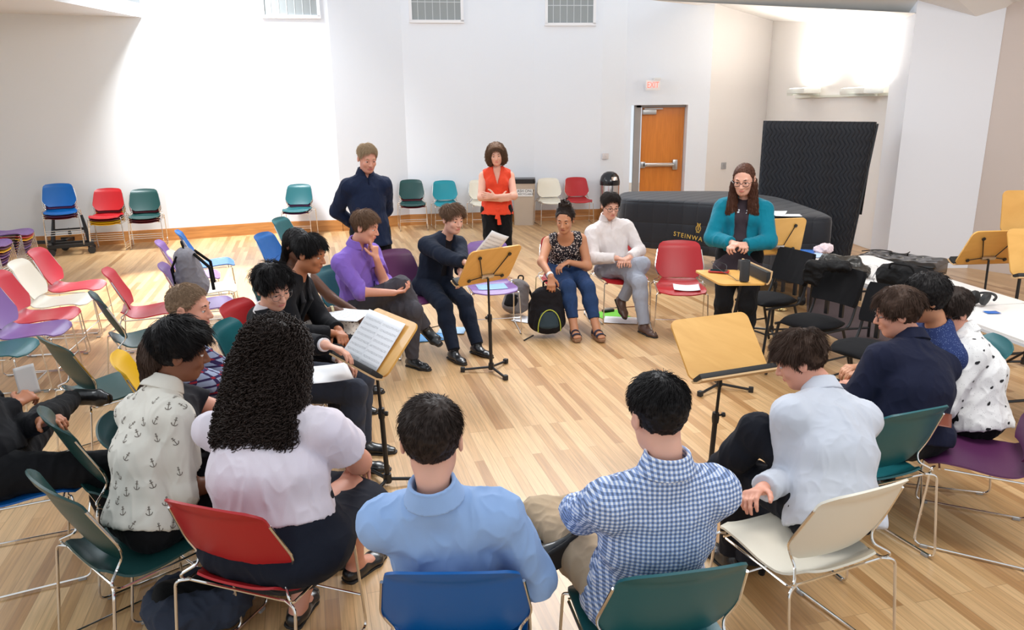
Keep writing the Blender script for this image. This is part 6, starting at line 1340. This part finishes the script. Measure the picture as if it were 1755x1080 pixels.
for k, (tx, sz, z) in enumerate((('TRASH ONLY', .066, .632), ('NO RECYCLABLES', .046, .575))): text_mesh('large_lettering' if k == 0 else 'small_lettering', tx, sz, blackm, pl_, M4((0, -.1995, z), (1, 0, 0), (0, 0, 1), (0, -1, 0)), .0008)
p = P(1041, 377); sb = root('waste_bin', 'round stainless steel bin with a black domed lid near the door', 'bin', (p[0], p[1]-.22, 0))
ssm = mat('polished_steel', (.62, .56, .53), .18, metal=1.); mb = MB(); mb.lathe([(.175, 0), (.18, .02), (.18, .68), (.175, .70)], (0, 0, 0), 32); mb.build('bin_body', ssm, sb)
mb = MB(); mb.lathe([(.186, .69), (.188, .75), (.183, .78), (.165, .85), (.12, .905), (.06, .935), (.01, .94)], (0, 0, 0), 32); mb.build('domed_lid', mat('black_gloss', (.012, .012, .014), .15), sb)
mb = MB(); G = np.array([[(math.sin(a)*(.19*math.cos(b_)), -math.cos(a)*(.19*math.cos(b_)), .76+.17*math.sin(b_)) for a in np.linspace(.05, .75, 6)] for b_ in np.linspace(.15, 1.1, 6)]); mb.sheet(G, .004); mb.build('push_flap', ssm, sb)
ex = root('exit_sign', 'glowing red EXIT sign on a bracket above the door', 'sign', tuple(PY(1119, 146, YD-.25)), 0)
mb = MB(); mb.box((0, 0, 0), (.26, .012, .18), bev=.003); mb.build('sign_panel', mat('sign_clear', (.88, .86, .86), .3), ex); text_mesh('lettering', 'EXIT', .15, mat('exit_red', (.9, .12, .08), .5, emit=(1, .15, .1), estr=1.1), ex, M4((0, -.008, 0), (.72, 0, 0), (0, 0, 1), (0, -1, 0)), .001)
mb = MB(); mb.box((.08, .10, .11), (.12, .24, .035)); mb.build('bracket', mat('bracket_white', (.8, .8, .8), .5), ex)
def plate(label, pos, w__, h__, m, rz=0.):
    t = root('switch_plate', label, 'wall plate', tuple(pos), rz); mb = MB(); mb.box((0, 0, 0), (w__, .012, h__), bev=.003); mb.build('plate', m, t); mb = MB(); mb.box((0, -.008, .01), (w__*.28, .01, h__*.34), bev=.002); mb.build('switch', m, t)
dA = A2-A1; plate('grey metal wall plate on the warm wall left of the covered instrument', (lambda t_: (A1[0]+dA[0]*t_-.0, A1[1]+dA[1]*t_-.02, PY(1249, 284, A1[1]+dA[1]*t_)[2]))(.30), .13, .13, steel, math.atan2(dA[1], dA[0]))
plate('white light switch on the narrow wall left of the door', (PY(1038, 268, 14.64)[0], 14.66, PY(1038, 268, 14.64)[2]), .12, .11, mat('switch_white', (.72, .68, .68), .5), .2)
# grilles high on the back wall
gl = mat('grille_grey', (.30, .33, .34), .6); gf = mat('grille_frame', (.86, .87, .9), .6)
def grille(label, px0, px1, py, a, b_):
    a = np.array(a); b_ = np.array(b_); d = b_-a
    def hit(px):
        rr_ = ray(px, py); t_ = np.linalg.solve(np.array([[rr_[0], -d[0]], [rr_[1], -d[1]]]), a); return a+d*t_[1], CAMH+rr_[2]*t_[0]
    (q0, z0), (q1, z1) = hit(px0), hit(px1); c = (q0+q1)/2; zb = (z0+z1)/2; wd = np.linalg.norm(q1-q0); n_ = nrm(np.array([-d[1], d[0]])); c = c-n_*.02
    t = root('wall_grille', label, 'grille', (c[0], c[1], zb), math.atan2(d[1], d[0]), 'grilles high on the back wall'); H_ = .95
    mb = MB(); mb.box((0, 0, H_/2), (wd-.04, .02, H_-.04)); mb.build('grille_panel', gl, t)
    mb = MB()
    for (x, z, sx, sz) in ((0, 0, wd+.06, .05), (0, H_, wd+.06, .05), (-wd/2, H_/2, .05, H_), (wd/2, H_/2, .05, H_)): mb.box((x, -.005, z), (sx, .05, sz))
    mb.build('frame', gf, t); mb = MB()
    for k in range(1, 7): mb.box((-wd/2+wd*k/7, -.012, H_/2), (.010, .008, H_-.04))
    for k in range(1, 4): mb.box((0, -.012, H_*k/4+.08), (wd-.04, .008, .012))
    mb.build('grille_bars', mat('grille_bar', (.62, .66, .68), .5), t)
grille('leftmost grey grille high on the bright back wall', 452, 547, 29, Bk[1], Bk[2])
grille('middle grey grille high on the back wall above the standing people', 704, 792, 37, Bk[3], Bk[4])
grille('rightmost grey grille high on the back wall, left of the exit sign', 936, 1018, 42, Bk[5], Bk[6])
# uplights on a rail in the niche
dN = A3-A2; nN = nrm(np.array([dN[1], -dN[0], 0])); nN = nN if nN[0] < 0 else -nN; aN = math.atan2(-dN[1], -dN[0])
def hitn(px, py):
    rr_ = ray(px, py); t_ = np.linalg.solve(np.array([[rr_[0], -dN[0]], [rr_[1], -dN[1]]]), A2); q = A2+dN*t_[1]; return np.array([q[0], q[1], CAMH+rr_[2]*t_[0]])
q0, q1 = hitn(1368, 163), hitn(1549, 166); q0[2] = q1[2] = (q0[2]+q1[2])/2; rl = root('light_rail', 'thin wall rail below the two glowing uplights', 'rail', tuple((q0+q1)/2+nN*.03), aN); Lr = np.linalg.norm(q1-q0)
mb = MB(); mb.box((0, 0, 0), (Lr, .05, .035)); mb.build('rail_bar', mat('rail_paint', (.72, .74, .66), .5), rl)
for k, (px, py, lab) in enumerate(((1400, 158, 'left glowing uplight on the wall rail'), (1503, 158, 'right glowing uplight on the wall rail'))):
    q = hitn(px, py)+nN*.24; q[2] += .02; t = root('uplight', lab, 'wall light', tuple(q), aN, 'uplights on the rail')
    mb = MB(); mb.box((0, 0, 0), (.75, .30, .09), bev=.03); mb.build('housing', mat('fixture_paint', (.80, .81, .76), .5), t)
    mb = MB(); mb.box((0, 0, .046), (.62, .22, .01)); mb.build('lamp_lens', mat('lamp_glow', (1, .95, .85), .5, emit=(1, .93, .82), estr=4), t)
    mb = MB(); mb.box((0, 0, -.06), (.25, .46, .03)); mb.build('arm', mat('rail_paint', (.72, .74, .66), .5), t)
    area('uplight_lamp', (q[0], q[1], q[2]+.09), (q[0]-nN[0]*.12, q[1]-nN[1]*.12, q[2]+2), .6, .22, 26, (1, .93, .84))

# ---------------------------------------------------------------- chair carts
def cart(label, x, y, rz, zp=.78):
    t = root('chair_cart', label, 'cart', (x, y, 0), rz, 'black chair carts')
    mb = MB(); mb.box((0, 0, .14), (.62, .05, .05)); mb.box((0, .30, .14), (.62, .05, .05)); mb.box((-.28, .15, .14), (.05, .34, .05)); mb.box((.28, .15, .14), (.05, .34, .05)); mb.build('base_frame', blackm, t)
    for sx in (-1, 1):
        for sy in (-.02, .32):
            mb = MB(); mb.tube([(sx*.27, sy-.02, .055), (sx*.27, sy+.02, .055)], .055, 16); mb.build('caster', rubber, t)
        mb = MB(); mb.tube([(sx*.25, .33, .14), (sx*.19, .40, zp)], [.035, .02], 8); mb.build('post', blackm, t)
    mb = MB(); mb.box((0, .37, zp*.62), (.42, .03, .04)); mb.build('rear_bar', blackm, t)
pc = P(140, 437); cart('black wheeled cart under the blue topped stack of chairs', pc[0]-.15, pc[1]+.02, math.radians(28), .55)
pc = P(84, 431); cart('empty black chair cart folded beside the left wall', pc[0]-.05, pc[1]+.05, math.radians(10)); pc = P(30, 424); cart('black chair cart behind the lilac stack at the far left', pc[0]-.1, pc[1]+.15, math.radians(15))

# ---------------------------------------------------------------- bags and papers on the floor
def backpack(name, label, loc, rz, c1, c2, trim=None, tiltx=0., s=1., stripes=None):
    t = root(name, label, 'backpack', tuple(loc), rz)
    F = Fld(); F.ecap((0, 0, .13*s), (0, .01, .34*s), (.155*s, .10*s), (.125*s, .075*s), (1, 0, 0), k=.03); F.ecap((0, -.07*s, .10*s), (0, -.065*s, .22*s), (.12*s, .06*s), (.10*s, .05*s), (1, 0, 0), k=.02); F.clip((0, 0, .0), (0, 0, -1)); v, q = F.mesh(.007, folds(.008, 20, 3, (1, 1, 1))); b0 = link('pack_body', npmesh('pack_body', v, q), c1, t)
    F = Fld(); F.ecap((0, -.105*s, .12*s), (0, -.095*s, .215*s), (.085*s, .035*s), (.075*s, .03*s), (1, 0, 0), k=.02); v, q = F.mesh(.006); link('front_pocket', npmesh('front_pocket', v, q), c2, t)
    if trim: mb = MB(); mb.tube([(.092*s*math.sin(a), -.128*s, .10*s+.155*s*math.cos(a)*1.0) if abs(a) < 1.57 else (.092*s*np.sign(a), -.125*s, .10*s-(abs(a)-1.57)*.05) for a in np.linspace(-2.2, 2.2, 24)], .0045, 6); mb.build('piping', trim, t)
    mb = MB(); mb.tube(arc([(-.03, .03, .40*s), (-.03, .03, .46*s), (.03, .03, .46*s), (.03, .03, .40*s)], .03), .008, 8); mb.build('handle', blackbag, t)
    for sx in (-1, 1): mb = MB(); mb.tube([(sx*.07*s, .08*s, .36*s), (sx*.12*s, .15*s, .24*s), (sx*.13*s, .12*s, .08*s)], .014, 8); mb.build('shoulder_strap', blackbag, t)
    if s > 1.18:
        for sx in (-1, 1): mb = MB(); mb.tube([(sx*.11, -.04, .38*s), (sx*.08, -.12, .30*s), (0, -.155, .14*s)], .010, 8); mb.build('compression_strap', blackbag, t)
    t.rotation_euler = (tiltx, 0, rz); t.scale = (1, 1, 1); return t
p = P(938, 581); backpack('backpack', 'black backpack with lime piping standing before the floral tank top', (p[0], p[1]+.10, .0), .12, cloth('black_pack', (26, 23, 26)), cloth('teal_grey_pocket', (52, 66, 74)), mat('lime_piping', s2l(190, 196, 70), .6), 0, 1.15)
mb = MB(); mb.tube([p+np.array([-.13, .02, .03]), p+np.array([-.22, -.06, .006])], .008, 6); tag(mb.build('bag_strap', rubber), 'loose black strap end of the lime-piped backpack on the floor', 'strap')
p = P(870, 548); backpack('backpack', 'grey striped backpack slumped under the lilac chair', (p[0]+.06, p[1]+.12, .0), -.5, cloth('grey_pack', (122, 116, 114)), cloth('black_pocket', (22, 21, 24)), None, -.35, .95)
pg = seat_at(352, 522, 20); backpack('backpack', 'grey backpack with black straps leaning on a lilac chair', (pg[0]-.02, pg[1]-.02, .47), math.radians(-70), cloth('light_grey_pack', (128, 124, 130)), cloth('black_pocket', (22, 21, 24)), None, .25, 1.2)
p = P(345, 1065, 0)
t = root('tote_bag', 'slate tote bag lying open under the bright red chair', 'bag', (p[0], p[1], 0), .4)
F = Fld(); F.ecap((-.10, 0, .10), (.10, 0, .10), (.16, .11), (.16, .11), (0, 1, 0), k=.03); F.ecap((-.12, 0, .24), (.10, 0, .22), (.10, .07), (.10, .06), (0, 1, 0), k=.02, sub=True); F.clip((0, 0, 0), (0, 0, -1)); F.ops.append(('clip', np.array([0, 0, .24]), np.array([0, 0, 1.]))); v, q = F.mesh(.007, folds(.018, 16, 6, (1, 1, 1))); link('bag_body', npmesh('bag_body', v, q), cloth('slate_canvas', (52, 58, 72)), t)
F = Fld(); F.ecap((-.12, 0, .15), (.10, 0, .15), (.09, .06), (.09, .05), (0, 1, 0), k=.02); v, q = F.mesh(.008); link('lining', npmesh('lining', v, q), blackbag, t)
p = P(1300, 985, 0); t = root('backpack', 'dark slate backpack on the floor between gingham shirt and cream chair', 'backpack', (p[0], p[1]+.1, 0), .5)
F = Fld(); F.ecap((0, 0, .12), (0, 0, .30), (.15, .12), (.12, .09), (1, 0, 0), k=.03); F.clip((0, 0, 0), (0, 0, -1)); v, q = F.mesh(.007, folds(.014, 18, 9, (1, 1, 1))); link('pack_body', npmesh('pack_body', v, q), cloth('dark_slate', (40, 44, 54)), t)
mb = MB(); mb.tube([(-.08, -.11, .32), (-.10, -.17, .20), (-.09, -.14, .05)], .015, 8); mb.build('shoulder_strap', blackbag, t)
def floor_sheet(label, px, py, w__, h__, ang, m=paper, name='sheet_of_paper', cat='paper', z=.004, group=None, th=.0012, curl=.003):
    p = P(px, py); a = math.radians(ang); return sheet(label, (p[0], p[1], z), (math.cos(a), math.sin(a), 0), (-math.sin(a), math.cos(a), 0), w__, h__, m, name, cat, group, curl, th)
floor_sheet('lime green sheet on the floor between two red chairs', 1048, 541, .30, .34, 20, mat('lime_paper', s2l(110, 200, 40), .6), 'green_sheet', 'paper')
floor_sheet('white sheet on the floor beside the brown shoe', 1064, 550, .34, .24, -12, paper, 'sheet_of_paper', 'paper', .007)
floor_sheet('white sheet on the floor behind the lime-piped backpack', 905, 549, .22, .28, 60)
floor_sheet('blue brochure on the floor beneath the purple chair', 742, 579, .32, .24, 15, mat('brochure_blue', s2l(90, 165, 225), .4), 'brochure', 'brochure', .006, None, .004)
floor_sheet('pale blue brochure on the floor overlapping the blue one', 775, 568, .26, .22, -5, mat('brochure_pale', s2l(170, 205, 235), .4), 'brochure', 'brochure', .010, None, .003)
pe = seat_at(1172, 495); sheet('curled white sheet on the empty red chair', (pe[0]+.02, pe[1]-.02, .442), (1, -.15, 0), (.15, 1, 0), .24, .20, paper, 'sheet_of_paper', 'paper', None, .02)
ps = chair_at['spare'][0]; sheet('blue and white leaflet on the lilac chair behind the middle stand', (ps[0], ps[1]-.05, .443), (1, .2, 0), (-.2, 1, 0), .28, .22, mat('leaflet_blue', s2l(150, 190, 230), .4), 'leaflet', 'leaflet', None, .004)
pk = P(1042, 535); mb = MB(); mb.box((0, 0, .015), (.13, .05, .025), bev=.008); o = mb.build('phone', blackm); o.location = (pk[0], pk[1], .004); o.rotation_euler = (0, 0, .4); tag(o, 'small black gadget lying on the lime green sheet', 'gadget')
def lap_sheet(label, px, py, z, w__, h__, ang, m=paper, tilt=0., curl=.006, name='sheet_of_paper', cat='paper'):
    p = P(px, py, z); a = math.radians(ang); return sheet(label, p, (math.cos(a), math.sin(a), 0), (-math.sin(a), math.cos(a), tilt), w__, h__, m, name, cat, None, curl)
lap_sheet('white sheet on the lap of the person turning the page', 566, 640, .66, .22, .29, 20, paper)
lap_sheet('open music booklet on the lap of the floral dress', 590, 540, .665, .34, .22, -20, music_m, .1, .01, 'booklet', 'sheet music')
lap_sheet('dark notebook on the lap of the purple shirt', 632, 489, .69, .26, .20, 5, mat('notebook_dark', (.05, .045, .055), .5), .1, .002, 'notebook', 'notebook')
lap_sheet('brown-edged folder on the lap of the paisley shirt', 1606, 718, .66, .18, .12, 60, mat('folder_brown', s2l(120, 60, 40), .5), .0, .002, 'folder', 'folder')
lap_sheet('white sheet held upright by the person at the left edge', 45, 652, .80, .10, .15, 60, mat('paper_grey', (.6, .58, .56), .7), 6., .006)
pbz = P(1337, 531); mb = MB(); mb.lathe([(.075, .01), (.07, .03), (.045, .055), (.02, .07), (.015, .12)], (0, 0, 0), 24); o = mb.build('brass_mute', mat('brass', (.75, .55, .25), .2, metal=1.)); o.location = (pbz[0], pbz[1], 0); tag(o, 'small round brass object on the floor under the farthest padded chair', 'brass object')

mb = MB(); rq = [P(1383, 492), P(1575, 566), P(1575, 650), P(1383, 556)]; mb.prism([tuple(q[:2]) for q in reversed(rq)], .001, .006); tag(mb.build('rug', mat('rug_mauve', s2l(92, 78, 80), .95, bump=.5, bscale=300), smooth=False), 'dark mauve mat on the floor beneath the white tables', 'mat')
